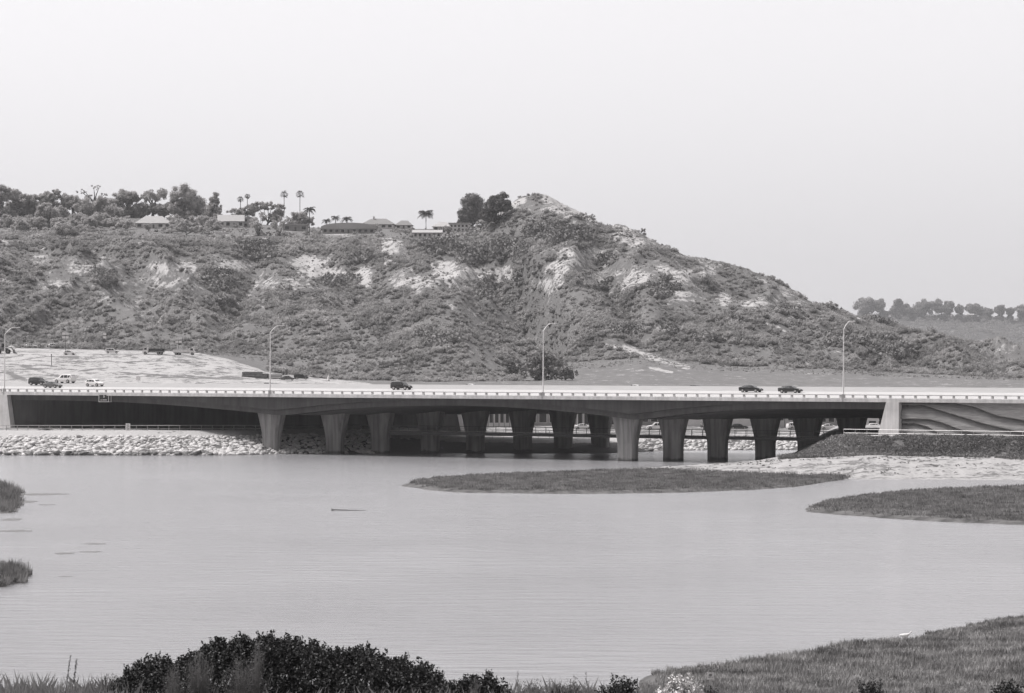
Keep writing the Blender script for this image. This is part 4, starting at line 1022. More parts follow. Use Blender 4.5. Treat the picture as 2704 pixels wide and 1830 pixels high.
# ------------------------------------------------------------------ vehicles (x forward, z up)
def section(x, zb, zs, zt, wb, wt, wbot=None):
    wbot = wbot or wb * .93
    return [(x, -wbot, zb), (x, -wb, (zb + zs) / 2), (x, -wb * .97, zs), (x, -wt, zt - .04), (x, -wt * .75, zt), (x, wt * .75, zt), (x, wt, zt - .04), (x, wb * .97, zs), (x, wb, (zb + zs) / 2), (x, wbot, zb)]
CARS = {
 'sedan': dict(sec=[(-2.38, .42, .78, .84, .72, .62), (-2.3, .28, .92, 1.02, .84, .72), (-1.75, .24, .95, 1.10, .90, .74), (-1.05, .22, .94, 1.40, .91, .62), (-.2, .20, .93, 1.46, .92, .62), (.35, .20, .92, 1.41, .92, .62), (1.15, .22, .90, 1.0, .91, .74), (1.8, .24, .82, .86, .89, .72), (2.25, .28, .70, .74, .80, .62), (2.42, .38, .58, .60, .66, .5)],
               win=[(-1.55, 1.02, -1.05, 1.33, -1.0, .99, 0), (-.95, .97, -.9, 1.37, -.08, 1.0, .95), (0, .97, 0, 1.40, .85, 1.0, .98)], wheels=(-1.42, 1.48), r=.33),
 'suv': dict(sec=[(-2.4, .5, .95, 1.0, .78, .68), (-2.32, .34, 1.02, 1.52, .88, .70), (-1.9, .3, 1.05, 1.72, .93, .70), (-.8, .28, 1.05, 1.80, .95, .70), (.3, .28, 1.04, 1.76, .95, .70), (.62, .28, 1.04, 1.66, .95, .70), (1.25, .28, 1.03, 1.12, .94, .80), (1.95, .3, .96, 1.02, .91, .78), (2.35, .36, .80, .86, .82, .7), (2.46, .45, .66, .7, .7, .6)],
             win=[(-2.15, 1.08, -2.0, 1.6, -1.35, 1.1, 1.6), (-1.25, 1.08, -1.25, 1.66, -.35, 1.1, 1.67), (-.25, 1.08, -.25, 1.66, .75, 1.1, 1.6)], wheels=(-1.45, 1.52), r=.38),
 'compact': dict(sec=[(-2.1, .5, .9, .95, .74, .64), (-2.02, .32, 1.0, 1.2, .85, .68), (-1.6, .26, 1.02, 1.50, .9, .66), (-.7, .24, 1.0, 1.60, .91, .64), (.2, .24, .99, 1.56, .91, .64), (.45, .24, .98, 1.48, .91, .66), (1.1, .26, .95, 1.06, .9, .76), (1.7, .28, .86, .9, .87, .72), (2.05, .34, .72, .76, .78, .62), (2.15, .42, .6, .62, .66, .52)],
             win=[(-1.75, 1.04, -1.5, 1.42, -1.05, 1.04, 1.42), (-.98, 1.04, -.98, 1.48, -.15, 1.04, 1.48), (-.07, 1.03, -.07, 1.48, .62, 1.03, 1.40)], wheels=(-1.3, 1.32), r=.35)}
def make_car(kind, paint, label, loc, rz, group, name='car', sc_=1.0, trim=None):
    C = CARS[kind]; t = thing(name, label, {'sedan': 'car', 'suv': 'suv', 'compact': 'car'}[kind], loc, rz, group)
    secs = C['sec']; xs = [a[0] for a in secs]
    mb = MB(); mb.loft([section(*a) for a in secs]); body = mb.obj('body', M[paint], t, False)
    def wat(x, z):
        zs = np.interp(x, xs, [a[2] for a in secs]); zt = np.interp(x, xs, [a[3] for a in secs]) - .04
        wb = np.interp(x, xs, [a[4] * .97 for a in secs]); wt = np.interp(x, xs, [a[5] for a in secs])
        f = np.clip((z - zs) / max(.02, zt - zs), 0, 1); return wb + (wt - wb) * f + .015
    for (xa, za, xb, zb, xc, zc, zd) in C['win']:
        zd = zd or zc
        top0 = (xb, zb); top1 = (xc - .04 if xc > 0.5 else xc, zd if zd else zc)
        if xc > .5: top1 = (xc - .5, zb)
        elif zd == zc or zd < 1.2: top1 = (xc, zb)
        poly = [(xa, za), (xc, zc), (top1[0], top1[1]), top0]
        for sg in (-1, 1):
            V = [(x, sg * wat(x, z), z) for x, z in poly]
            m2 = MB(); m2.add(V + [(x, y - sg * .03, z) for x, y, z in V], [(0, 1, 2, 3), (7, 6, 5, 4), (0, 4, 5, 1), (1, 5, 6, 2), (2, 6, 7, 3), (3, 7, 4, 0)]); m2.obj('window', M['glass'], t)
    # windscreen and rear screen
    for i0, i1, nm in ((5, 6, 'windscreen'), (3, 2, 'rear_window')):
        a, b = secs[i0], secs[i1]
        if kind != 'sedan' and nm == 'rear_window': a, b = secs[2], secs[1]
        V = []
        for f, q in ((.12, a), (.88, a)):
            x = a[0] + (b[0] - a[0]) * f; z = a[3] + (b[3] - a[3]) * f + .02; w = (a[5] + (b[5] - a[5]) * f) * .9
            V += [(x, -w, z), (x, w, z)]
        m2 = MB(); m2.add([V[0], V[1], V[3], V[2]] + [(p[0], p[1], p[2] - .03) for p in (V[0], V[1], V[3], V[2])], [(0, 1, 2, 3), (7, 6, 5, 4), (0, 4, 5, 1), (1, 5, 6, 2), (2, 6, 7, 3), (3, 7, 4, 0)]); m2.obj(nm, M['glass'], t)
    r = C['r']
    for x in C['wheels']:
        for sg in (-1, 1):
            y = sg * .86
            w = MB().cyl((x, y, r), (0, 1, 0), r, .24, 18).obj('wheel', M['black'], t)
            MB().cyl((x, y + sg * .125, r), (0, 1, 0), r * .66, .02, 12).obj('rim', M['rim'], w)
    fx = secs[-2][0]
    for sg in (-1, 1):
        MB().box(fx - .1, fx + .12, sg * .62 - .14, sg * .62 + .14, secs[-2][2] - .12, secs[-2][2] + .02).obj('headlight', M['lamp'], t)
        MB().box(secs[1][0] - .07, secs[1][0] + .05, sg * .68 - .12, sg * .68 + .12, .78, .92).obj('tail_light', M['rust'], t)
    t.scale = (sc_,) * 3
    return t
RZB = math.atan2(D[1], D[0])
def on_deck(u, w): s = SWz(u, w); x, y = SW(s, w); return (x, y, zdeck(w) + .01 if w < 37 else 13.31)
gr = 'vehicles driving on the bridge'
make_car('suv', 'dark', 'big dark boxy wagon, the leftmost vehicle on the bridge', on_deck(102, 25), RZB, gr, 'suv', 1.05)
make_car('sedan', 'cargrey', 'dark grey sedan overlapping the boxy dark wagon at left', on_deck(139, 15.5), RZB, gr)
make_car('suv', 'carwhite', 'long white wagon behind the grey sedan at the left end of the bridge', on_deck(172, 34.5), RZB + math.pi, gr, 'suv', 1.15)
make_car('compact', 'carwhite', 'small white suv with dark roof glass right of the grey sedan', on_deck(250, 22), RZB, gr, 'car', 1.05)
make_car('suv', 'carblack', 'black suv alone at the middle of the bridge', on_deck(1060, 17), RZB, gr, 'suv', .98)
make_car('sedan', 'carblack', 'black sedan on the right half of the bridge, the left one of two', on_deck(1983, 16.5), RZB, gr)
make_car('sedan', 'dark', 'black sedan with pale rear window edge, the rightmost car on the bridge', on_deck(2087, 15), RZB, gr)
for u, k, p_, l in ((525, 'sedan', 'dark', 'dark car roof just showing over the far side of the road above the left span'), (706, 'sedan', 'dark', 'dark car roof showing over the road behind the second street lamp'), (1240, 'sedan', 'carwhite', 'white car roof peeking over the far side of the road at mid bridge'),
                    (1675, 'sedan', 'carwhite', 'white car roof peeking over the road above the right front pier'), (1832, 'sedan', 'dark', 'dark car roof peeking over the road left of the two black sedans')):
    make_car(k, p_, l, on_deck(u, 43), RZB + math.pi, 'cars on the far lanes', 'car')

# ------------------------------------------------------------------ houses on the plateau
def house(label, u, yb, wpx, hpx, roofpx, rt='hip', depth=11, wall='stucco', roof='roof', nwin=4, chimney=False, name='house', Z=None, over=.6, rows_=1, door=True):
    p = hit(u, yb) if Z is None else np.array(W(u, yb, Z)); k = p[1] / FPX
    w = wpx * k / 2; h = hpx * k; rh = roofpx * k
    t = thing(name, label, 'house', tuple(p), R_.uniform(-.12, .12))
    MB().box(-w, w, 0, depth, -2, h).obj('wall', M[wall], t)
    mb = MB(); a, b = w + over, over
    if rt == 'hip':
        r = min(w * .7, depth * .45)
        mb.add([(-a, -b, h), (a, -b, h), (a, depth + b, h), (-a, depth + b, h), (-a + r, depth / 2, h + rh), (a - r, depth / 2, h + rh), (-a, -b, h - .25), (a, -b, h - .25), (a, depth + b, h - .25), (-a, depth + b, h - .25)],
               [(0, 1, 5, 4), (1, 2, 5), (2, 3, 4, 5), (3, 0, 4), (6, 7, 1, 0), (7, 8, 2, 1), (8, 9, 3, 2), (9, 6, 0, 3), (9, 8, 7, 6)])
    elif rt == 'gable':
        mb.prism([(-a, h - .2), (a, h - .2), (a, h), (0, h + rh), (-a, h)], -b, depth + b)
    elif rt == 'side':
        mb.add([(-a, -b, h), (a, -b, h), (a, depth + b, h), (-a, depth + b, h), (-a, depth / 2, h + rh), (a, depth / 2, h + rh), (-a, -b, h - .25), (a, -b, h - .25), (a, depth + b, h - .25), (-a, depth + b, h - .25)],
               [(0, 1, 5, 4), (2, 3, 4, 5), (1, 2, 5), (3, 0, 4), (6, 7, 1, 0), (7, 8, 2, 1), (8, 9, 3, 2), (9, 6, 0, 3), (9, 8, 7, 6)])
    elif rt == 'arch':
        n = 14; pts = [(-a, h - .3), (a, h - .3)] + [(a * math.cos(math.pi * q / n), h + rh * math.sin(math.pi * q / n) ** .8) for q in range(n + 1)]
        mb.prism(pts[:1] + pts[1:], -b, depth + b)
    else: mb.box(-a, a, -b, depth + b, h, h + max(.35, rh))
    ro = mb.obj('roof', M[roof], t)
    if chimney: MB().box(-w * .35, -w * .35 + 1.0, depth * .4, depth * .4 + 1.1, h + rh * .3, h + rh + 1.3).obj('chimney', M['stucco'], ro)
    for rr in range(rows_):
        z0 = h * (rr + .28) / rows_; z1 = h * (rr + .8) / rows_
        for q in range(nwin):
            x = -w + (q + .5) * 2 * w / nwin; ww = min(1.3, w / nwin * .62)
            if door and q == nwin // 2 and rr == 0:
                MB().box(x - .5, x + .5, -.03, .05, 0, min(h * .85, 2.1)).obj('door', M['rust'], t); continue
            f = MB().box(x - ww, x + ww, -.05, .04, z0 - .08, z1 + .08).obj('window', M['white'], t)
            MB().box(x - ww + .1, x + ww - .1, -.07, -.052, z0, z1).obj('pane', M['win'], f)
    return t
house('wide pale house with low hip roof and white wing among trees at upper left', 405, 603, 92, 14, 20, 'hip', 12, 'stucco', 'roofl', 5)
house('white house end with pale sloping roof left of the airy trees', 610, 600, 66, 16, 18, 'side', 11, 'stucco', 'roofl', 4)
house('tall narrow white stucco house beside the airy trees', 655, 600, 26, 24, 6, 'gable', 8, 'stucco', 'roofl', 2, rows_=2)
house('plain grey flat roofed house right of the airy trees', 780, 610, 66, 16, 3, 'flat', 9, 'stuccog', 'roofl', 3)
house('broad building with a shallow arched pale roof at the bluff edge', 920, 617, 138, 14, 15, 'arch', 16, 'stuccog', 'roofl', 9, over=1.0, name='arched_roof_house')
house('large tile roofed house with a chimney right of the arched roof', 996, 604, 84, 12, 16, 'hip', 12, 'stucco', 'roof', 5, chimney=True)
house('low white house with tile roof left of the lone feather palm', 1066, 604, 42, 10, 13, 'hip', 10, 'stucco', 'roof', 3)
house('terraced white house with posts and dark windows below the feather palm', 1128, 628, 74, 14, 8, 'side', 9, 'stucco', 'roofl', 6)
house('tile roofed house directly right of the feather palm', 1166, 610, 46, 12, 13, 'hip', 10, 'stucco', 'roofl', 3)
house('pale two storey house with small windows left of the big round trees', 1212, 612, 50, 20, 4, 'flat', 10, 'stucco', 'roofl', 5, rows_=2)
house('small pale house half hidden in trees at the far upper left', 52, 568, 38, 9, 7, 'hip', 9, 'stucco', 'roofl', 3)
house('low pale roof showing between trees on the left skyline', 352, 573, 44, 22, 6, 'hip', 9, 'stuccog', 'roofl', 3)
house('low pale roofed house under the largest left skyline tree', 470, 582, 60, 8, 7, 'side', 9, 'stuccog', 'roofl', 4)
house('tiny white house far on the hazy right ridge, the leftmost', 2361, 842, 24, 6, 3, 'side', 10, 'stucco', 'roofl', 3, Z=6180)
house('pale gabled house far on the hazy right ridge under the widest tree', 2490, 846, 22, 12, 5, 'gable', 10, 'stucco', 'roofl', 2, Z=6180)
house('narrow white house far on the hazy right ridge', 2530, 846, 18, 12, 3, 'gable', 10, 'stucco', 'roofl', 2, Z=6180)
house('wide pale house far on the right ridge left of its last trees', 2566, 846, 30, 14, 4, 'hip', 10, 'stucco', 'roofl', 3, Z=6180)
def wallseg(label, u0, u1, y, hpx, m='white', cat='wall', name='garden_wall'):
    a = hit(u0, y); b = hit(u1, y); k = a[1] / FPX; mb = MB()
    o = thing(name, label, cat, tuple(a)) ; d = b - a; Ln = math.hypot(d[0], d[1]); o.rotation_euler = (0, 0, math.atan2(d[1], d[0]))
    h = hpx * k
    mb.hexa([(0, 0, -1), (Ln, 0, d[2] - 1), (Ln, .3, d[2] - 1), (0, .3, -1), (0, 0, h), (Ln, 0, d[2] + h), (Ln, .3, d[2] + h), (0, .3, h)]).obj('wall_face', M[m], o)
    MB().hexa([(-.1, -.08, h), (Ln + .1, -.08, d[2] + h), (Ln + .1, .38, d[2] + h), (-.1, .38, h), (-.1, -.08, h + .15), (Ln + .1, -.08, d[2] + h + .15), (Ln + .1, .38, d[2] + h + .15), (-.1, .38, h + .15)]).obj('coping', M[m], o)
wallseg('bright white terrace wall under the terraced house', 1150, 1192, 630, 5)
wallseg('thin white terrace wall left of the brighter one', 1110, 1146, 627, 3)
wallseg('short white garden wall below the narrow white house', 568, 602, 618, 5)
wallseg('long pale garden wall running along the plateau edge at left', 655, 745, 628, 4)
p = hit(1262, 604)
t = thing('garden_stairs', 'steep pale garden stairs dropping below the big round trees', 'stairs', tuple(p))
mb = MB(); 
for q in range(14): mb.box(q * .27, q * .27 + .34, -.6 - q * .05, .6, -q * .24 - .4, -q * .24)
mb.obj('steps', M['conc'], t)
for s_ in (-.7, .7): MB().tube([(0, s_, .7), (3.9, s_ - .4, -2.6)], .09, 5).obj('handrail', M['white'], t)

# ------------------------------------------------------------------ trees
SKG = 'trees along the bluff skyline'
make_tree('tree', 'leftmost tree of the skyline, cut by the left edge', 8, 575, [(8, 512, 22, 28), (-10, 530, 20, 20)], group=SKG)
make_tree('tree', 'broad grey tree second from the left edge on the skyline', 45, 573, [(38, 520, 20, 22), (62, 530, 22, 20)], group=SKG)
make_tree('tree', 'spreading tree with two humps above the small far left house', 118, 573, [(100, 530, 26, 20), (128, 522, 20, 18), (148, 512, 14, 16)], group=SKG)
make_tree('tree', 'darker round tree standing in front of the left skyline row', 128, 600, [(128, 560, 32, 28), (110, 580, 22, 20)], group=SKG)
make_tree('tree', 'low rounded tree left of the open umbrella pine', 190, 572, [(185, 528, 30, 20), (212, 540, 18, 16)], group=SKG)
make_tree('umbrella_pine', 'thin open umbrella pine rising above the left skyline', 250, 575, [(216, 506, 16, 7), (254, 495, 17, 7), (276, 512, 12, 6), (240, 520, 18, 8)], open_=.6, group=SKG)
make_tree('tree', 'wide dense tree right of the umbrella pine', 245, 590, [(230, 550, 34, 26), (270, 548, 34, 30), (250, 575, 40, 20)], group=SKG)
make_tree('tree', 'dome shaped tree above the low pale roof at left', 334, 555, [(328, 520, 28, 22), (350, 522, 20, 18)], group=SKG)
make_tree('tree', 'loose open tree left of the tallest left skyline tree', 405, 575, [(395, 520, 22, 18), (422, 512, 20, 20), (378, 515, 12, 10)], open_=.6, group=SKG)
make_tree('tree', 'tallest and biggest tree of the left skyline', 495, 590, [(488, 520, 36, 34), (515, 540, 32, 30), (470, 545, 26, 24), (500, 565, 36, 20)], group=SKG)
make_tree('tree', 'narrow upright tree right beside the tallest left tree', 566, 588, [(568, 535, 17, 26), (560, 560, 22, 24)], group=SKG)
make_tree('tree', 'dark shrubby tree below the wide pale house', 170, 625, [(172, 605, 30, 20)], group=SKG)
make_tree('tree', 'dark bushy tree in front of the low roofed house under the tallest tree', 490, 622, [(480, 600, 26, 14), (520, 604, 20, 14)])
make_tree('tree', 'bushy tree hiding the middle of the wide pale house', 392, 612, [(392, 598, 12, 12)])
make_tree('tree', 'flat topped tree behind the white house end', 635, 590, [(628, 562, 32, 15), (660, 555, 22, 16)], group=SKG, Z=None)
make_tree('tree', 'broad flat crowned tree under the pair of tall fan palms', 705, 585, [(684, 545, 24, 14), (712, 543, 20, 12), (736, 552, 18, 14), (728, 572, 26, 16)], group=SKG)
make_tree('tree', 'airy tree with pale gaps before the narrow white house', 682, 626, [(672, 590, 18, 18), (690, 575, 16, 16), (684, 612, 20, 14)], open_=.7)
make_tree('tree', 'airy tree with pale gaps left of the grey flat roofed house', 735, 626, [(730, 595, 18, 18), (748, 582, 14, 14), (740, 614, 20, 12)], open_=.7)
make_tree('tree', 'smooth round dome tree right of the tall fan palms', 793, 606, [(793, 578, 35, 20), (770, 585, 18, 14), (815, 584, 16, 14)], dens=1.3, group=SKG)
WG = 'garden trees filling the wooded left end of the plateau'
EXTRA = [(u_ + R_.uniform(-8, 8), y_ + R_.uniform(-7, 7), R_.uniform(20, 32), R_.uniform(13, 20)) for u_ in range(-10, 600, 34) for y_ in (548, 588) if not (345 < u_ < 460 and y_ > 570) and not (575 < u_ and y_ > 570)]
for u, y, rx, ry in EXTRA + [(15, 560, 26, 16), (60, 585, 26, 14), (85, 553, 26, 18), (160, 560, 24, 18), (205, 578, 28, 18), (150, 590, 22, 14), (270, 580, 30, 20), (300, 560, 24, 22), (310, 585, 24, 16), (345, 557, 30, 14), (380, 550, 26, 14), (430, 553, 30, 16), (460, 580, 20, 14), (535, 585, 26, 16), (575, 580, 20, 14), (450, 605, 26, 12), (225, 605, 30, 14), (330, 612, 26, 10), (545, 610, 24, 10), (20, 590, 24, 10),
                     (640, 606, 16, 8), (700, 618, 20, 8), (765, 618, 22, 7), (835, 612, 16, 10), (1040, 606, 12, 8), (1105, 616, 14, 8), (1225, 620, 14, 9), (1268, 590, 16, 12), (1290, 592, 16, 10), (600, 606, 16, 8)]:
    make_tree('garden_tree', 'rounded grey garden tree among the houses of the plateau', u, y + ry * .95, [(u, y, rx, ry), (u + rx * .5, y + ry * .25, rx * .6, ry * .7)], group=WG, dens=.8)
fan_palm('short fan palm, left of two at the left of the bluff top', 635, 526, 575, 9, 'fan palms on the skyline')
fan_palm('short slender fan palm, right of two at the left of the bluff top', 653, 518, 575, 8, 'fan palms on the skyline')
fan_palm('tall slender fan palm, the left of the tall pair', 750, 514, 590, 12, 'fan palms on the skyline')
fan_palm('tall slender fan palm, the right of the tall pair', 792, 513, 590, 12, 'fan palms on the skyline')
feather_palm('feather palm leaning over the grey flat roofed house', 817, 552, 622, 20, 'feather palms on the bluff')
feather_palm('small feather palm, leftmost of three above the arched roof', 862, 582, 606, 15, 'feather palms on the bluff')
feather_palm('small feather palm, middle of three above the arched roof', 886, 574, 606, 15, 'feather palms on the bluff')
feather_palm('small bushy feather palm, rightmost of three above the arched roof', 916, 577, 606, 18, 'feather palms on the bluff')
feather_palm('large lone feather palm between tile roofs at the bluff edge', 1125, 562, 606, 24, 'feather palms on the bluff', nf=34)
make_tree('tree', 'dark round bush tree at the right end of the arched roof', 996, 612, [(994, 596, 14, 9)])
make_tree('tree', 'low dark hedge tree before the low white tile roofed house', 1075, 622, [(1060, 611, 18, 8), (1090, 609, 16, 9)])
make_tree('tree', 'dark garden tree between the terraced house and two storey house', 1186, 622, [(1180, 608, 14, 12), (1196, 614, 12, 9)])
make_tree('pine_tree', 'big dark round pine left of the rocky peak, the left of two', 1248, 604, [(1246, 540, 32, 32), (1232, 568, 26, 22), (1265, 570, 28, 24), (1220, 585, 16, 12)], dens=1.5, leafmat='leaf_pine', group='big pines by the peak')
make_tree('pine_tree', 'big dark pine touching the rocky peak, the right of two', 1312, 590, [(1316, 530, 32, 22), (1300, 550, 26, 22), (1338, 545, 24, 16), (1290, 570, 24, 20)], dens=1.5, leafmat='leaf_pine', group='big pines by the peak')
make_tree('ridge_bush', 'dark bush on the ridge just right of the peak', 1553, 585, [(1545, 568, 14, 9), (1562, 574, 14, 9)], cat='bush')
make_tree('ridge_bush', 'small round bush standing up from the sloping ridge', 1701, 625, [(1700, 612, 9, 11)], cat='bush')
make_tree('tree', 'lone dark tree on the low right end of the main ridge', 2196, 825, [(2190, 806, 22, 13), (2210, 812, 14, 10)])
make_tree('tree', 'large dark tree at the slope foot behind the third street lamp', 1415, 1004, [(1405, 955, 20, 22), (1440, 945, 26, 20), (1425, 978, 34, 20), (1465, 965, 30, 26), (1400, 992, 40, 14), (1450, 994, 40, 14)], dens=1.3, leafmat='leaf_mid', group='dark trees at the slope foot')
make_tree('tree', 'dark tree at the right end of the clump at the slope foot', 1492, 1004, [(1488, 978, 24, 22), (1510, 988, 16, 14), (1490, 996, 30, 10)], dens=1.3, leafmat='leaf_mid', group='dark trees at the slope foot')
make_tree('tree', 'dark rounded tree at the left end of the clump at the slope foot', 1348, 985, [(1346, 957, 26, 18), (1374, 972, 24, 16), (1360, 982, 34, 14)], dens=1.3, leafmat='leaf_mid', group='dark trees at the slope foot')
FG = 'hazy trees on the far right ridge'
for l, u, yb, cr in [
    ('widest double humped tree, leftmost on the hazy far ridge', 2295, 842, [(2284, 808, 30, 24), (2320, 806, 18, 18)]),
    ('pointed tree second from left on the hazy far ridge', 2376, 842, [(2372, 804, 14, 18), (2388, 818, 20, 16), (2362, 820, 12, 12)]),
    ('broad dense tree at the centre of the hazy far ridge', 2444, 848, [(2442, 814, 26, 22), (2425, 825, 16, 14)]),
    ('square topped tree joined to the broad centre tree on the far ridge', 2488, 844, [(2478, 810, 22, 18), (2504, 812, 16, 18)]),
    ('thin small tree right of the square topped one on the far ridge', 2535, 844, [(2534, 816, 12, 13)]),
    ('round tree above the wide pale house on the far ridge', 2574, 846, [(2570, 815, 20, 16), (2590, 822, 12, 12)]),
    ('small round tree second from right on the far ridge', 2640, 848, [(2640, 817, 14, 14)]),
    ('smallest tree at the right end of the far ridge', 2668, 848, [(2667, 822, 10, 10)]),
    ('pale rounded tree cut by the right edge of the far ridge', 2700, 850, [(2700, 822, 20, 18)]),
    ('low tree left of the second smallest tree on the far ridge', 2608, 848, [(2607, 826, 16, 14)]),
    ('low pale tree between the first two trees of the far ridge', 2335, 846, [(2334, 828, 14, 10)]),
    ('low tree between the second and third trees of the far ridge', 2412, 846, [(2410, 830, 14, 10)])]:
    make_tree('tree', l, u, yb, cr, Z=6165, leafmat='leaf_far', group=FG, leaf=2.0)

# ------------------------------------------------------------------ building site on the graded ground
def mast(label, u, ytop, ybase, both=True):
    p = hit(u, ybase); k = p[1] / FPX; h = CAMZ + (HOR - ytop) * k - p[2]
    t = thing('floodlight_mast', label, 'floodlight', tuple(p), 0, 'floodlight masts on the site')
    MB().tube([(0, 0, -.3), (0, 0, h)], [.13, .08], 6).obj('pole', M['rust'], t)
    MB().box(-.9, .9, -.05, .05, h - .08, h + .04).obj('crossbar', M['rust'], t)
    for sx_ in ((-1, 1) if both else (0,)):
        for sz_ in (-.62, .62):
            MB().loft([[(sx_ * .62 + a * g, y_, h + sz_ + b * g) for a, b in ((-.55, -.4), (.55, -.4), (.55, .4), (-.55, .4))] for y_, g in ((-.25, 1), (.2, .5))]).obj('floodlight', M['white'], t)
mast('floodlight mast with four lamps, leftmost on the site', 173, 886, 936)
mast('floodlight mast with two stacked lamps beside the dark bush', 277, 886, 926, False)
mast('floodlight mast with four lamps, rightmost on the site', 472, 898, 932)
def stick(label, u, yt, yb, name='post'):
    p = hit(u, yb); k = p[1] / FPX; h = CAMZ + (HOR - yt) * k - p[2]
    t = thing(name, label, 'post', tuple(p)); MB().tube([(0, 0, -.3), (0, 0, h)], .12, 6).obj('pole', M['rust'], t); MB().box(-.18, .18, -.15, .15, h, h + .35).obj('cap', M['rust'], t)
stick('thin dark post standing on the graded dirt near the left', 136, 938, 965)
stick('dark post on the dirt right behind the second street lamp', 713, 985, 1011)
def loader(label, u, yb):
    p = hit(u, yb); t = thing('wheel_loader', label, 'construction machine', tuple(p), math.pi * .02)
    MB().prism([(-2.6, .9), (1.2, .9), (1.6, 1.5), (1.0, 2.0), (-.3, 2.1), (-2.6, 2.0)], -1.0, 1.0).obj('chassis', M['machine'], t)
    c = MB().prism([(-.9, 2.05), (.6, 2.05), (.4, 3.6), (-.8, 3.6)], -.75, .75).obj('cab', M['machine'], t)
    MB().prism([(-.7, 2.3), (.42, 2.3), (.28, 3.4), (-.6, 3.4)], -.765, .765).obj('cab_window', M['glass'], c)
    MB().tube([(.9, -.7, 1.8), (2.6, -.7, 2.3), (3.6, -.7, .8)], .16, 6).obj('lift_arm', M['machine'], t)
    MB().tube([(.9, .7, 1.8), (2.6, .7, 2.3), (3.6, .7, .8)], .16, 6).obj('lift_arm', M['machine'], t)
    MB().prism([(3.4, .2), (4.6, .15), (3.9, .7), (3.7, 1.5), (3.3, 1.3)], -1.4, 1.4).obj('bucket', M['rust'], t)
    for x in (-1.7, 1.5):
        for y in (-1.15, 1.15):
            w = MB().cyl((x, y, .8), (0, 1, 0), .8, .5, 16).obj('wheel', M['black'], t); MB().cyl((x, y * 1.23, .8), (0, 1, 0), .4, .03, 10).obj('hub', M['machine'], w)
loader('dark wheel loader with tall cab on the dirt at the left edge', 10, 934)
def flatbed(label, u, yb, rz=math.pi, bed='dark', cab='white', L=1.0):
    p = hit(u, yb); t = thing('flatbed_truck', label, 'truck', tuple(p), rz)
    MB().box(-4.2, 2.0, -.5, .5, .7, .95).obj('chassis', M['black'], t)
    MB().box(-4.4, 1.2, -1.2, 1.2, 1.0, 1.25).obj('flatbed', M[bed], t)
    MB().box(-4.4, 1.0, -1.05, 1.05, 1.26, 2.0).obj('load', M[bed], t)
    c = MB().prism([(1.4, .6), (3.3, .6), (3.35, 1.4), (3.0, 1.6), (2.75, 2.5), (1.4, 2.6)], -1.1, 1.1).obj('cab', M[cab], t)
    MB().prism([(1.8, 1.65), (2.85, 1.65), (2.65, 2.35), (1.8, 2.4)], -1.112, 1.112).obj('window', M['glass'], c)
    for x in (-3.2, -2.2, 2.4):
        for y in (-1.0, 1.0):
            w = MB().cyl((x, y, .48), (0, 1, 0), .48, .3, 14).obj('wheel', M['black'], t); MB().cyl((x, y * 1.16, .48), (0, 1, 0), .24, .03, 10).obj('rim', M['rim'], w)
flatbed('white cab truck with a long dark flatbed on the dirt bench', 402, 936)
flatbed('small pale truck with light load right of the dark flatbed truck', 490, 938, 0.0, 'white')
def car_at(kind, paint, label, u, yb, rz, name='car', group=None):
    p = hit(u, yb); return make_car(kind, paint, label, tuple(p), rz, group, name)
g = 'vehicles parked on the building site'
car_at('suv', 'carwhite', 'white pickup sized wagon on the dirt bench left of the truck', 296, 933, .1, 'suv', g)
car_at('sedan', 'carwhite', 'low white car at the top of the dirt near the left', 82, 918, 0, 'car', g)
car_at('compact', 'carwhite', 'small white car beside the leftmost floodlight mast', 143, 918, .2, 'car', g)
car_at('compact', 'carwhite', 'small white car just right of the leftmost mast foot', 184, 937, 0, 'car', g)
car_at('suv', 'dark', 'dark vehicle parked on pale gravel right of the pipe stacks', 795, 1002, .1, 'suv', g)
car_at('sedan', 'cargrey', 'small grey car behind the second street lamp on the dirt', 760, 1004, 0, 'car', g)
def pipes(label, u, yb, n, L, m='pipe', rr=.22, name='pipe_stack', rz=0.0):
    p = hit(u, yb); t = thing(name, label, 'pipe stack', tuple(p), rz)
    for lay in range(3):
        for q in range(n - lay):
            MB().cyl((0, (q - (n - lay) / 2) * rr * 2.05, rr + lay * rr * 1.75), (1, 0, 0), rr, L * R_.uniform(.92, 1.05), 8).obj('pipe', M[m], t)
    for x in (-L * .3, L * .3): MB().box(x - .1, x + .1, -n * rr, n * rr, -.12, .0).obj('bearer', M['rust'], t)
pipes('long dark pipe stack, leftmost on the pale dirt beyond the bridge', 668, 996, 5, 6.5, rr=.32, rz=-.1)
pipes('dark pipe stack touching the post behind the second street lamp', 692, 999, 5, 4.0, rr=.28, rz=-.1)
pipes('grey pipe stack right of the second street lamp', 727, 1000, 5, 4.5, 'chain', rr=.28)
def tank(label, u, yb, h, r, m='rust'):
    p = hit(u, yb); t = thing('portable_tank', label, 'tank', tuple(p)); MB().cyl((0, 0, h / 2), (0, 0, 1), r, h, 14).obj('drum', M[m], t); MB().loft([[(r * .98 * g_ * math.cos(a), r * .98 * g_ * math.sin(a), h + z) for a in np.linspace(0, 6.283, 13)[:-1]] for g_, z in ((1, .001), (.6, .2), (.2, .28))]).obj('lid', M[m], t)
tank('upright dark tank, taller of two above the grey pipe stack', 756, 990, 1.9, .5)
tank('short dark tank beside the taller one above the pipe stacks', 748, 990, 1.2, .45)
def cone(label, u, yb):
    p = hit(u, yb); t = thing('marker_cone', label, 'cone', tuple(p)); MB().tube([(0, 0, .05), (0, 0, 2.0)], [.55, .08], 10).obj('cone_body', M['white'], t); MB().box(-.65, .65, -.65, .65, 0, .06).obj('foot', M['dark'], t)
cone('tall white cone shaped marker where the dirt meets the grass', 867, 1006)
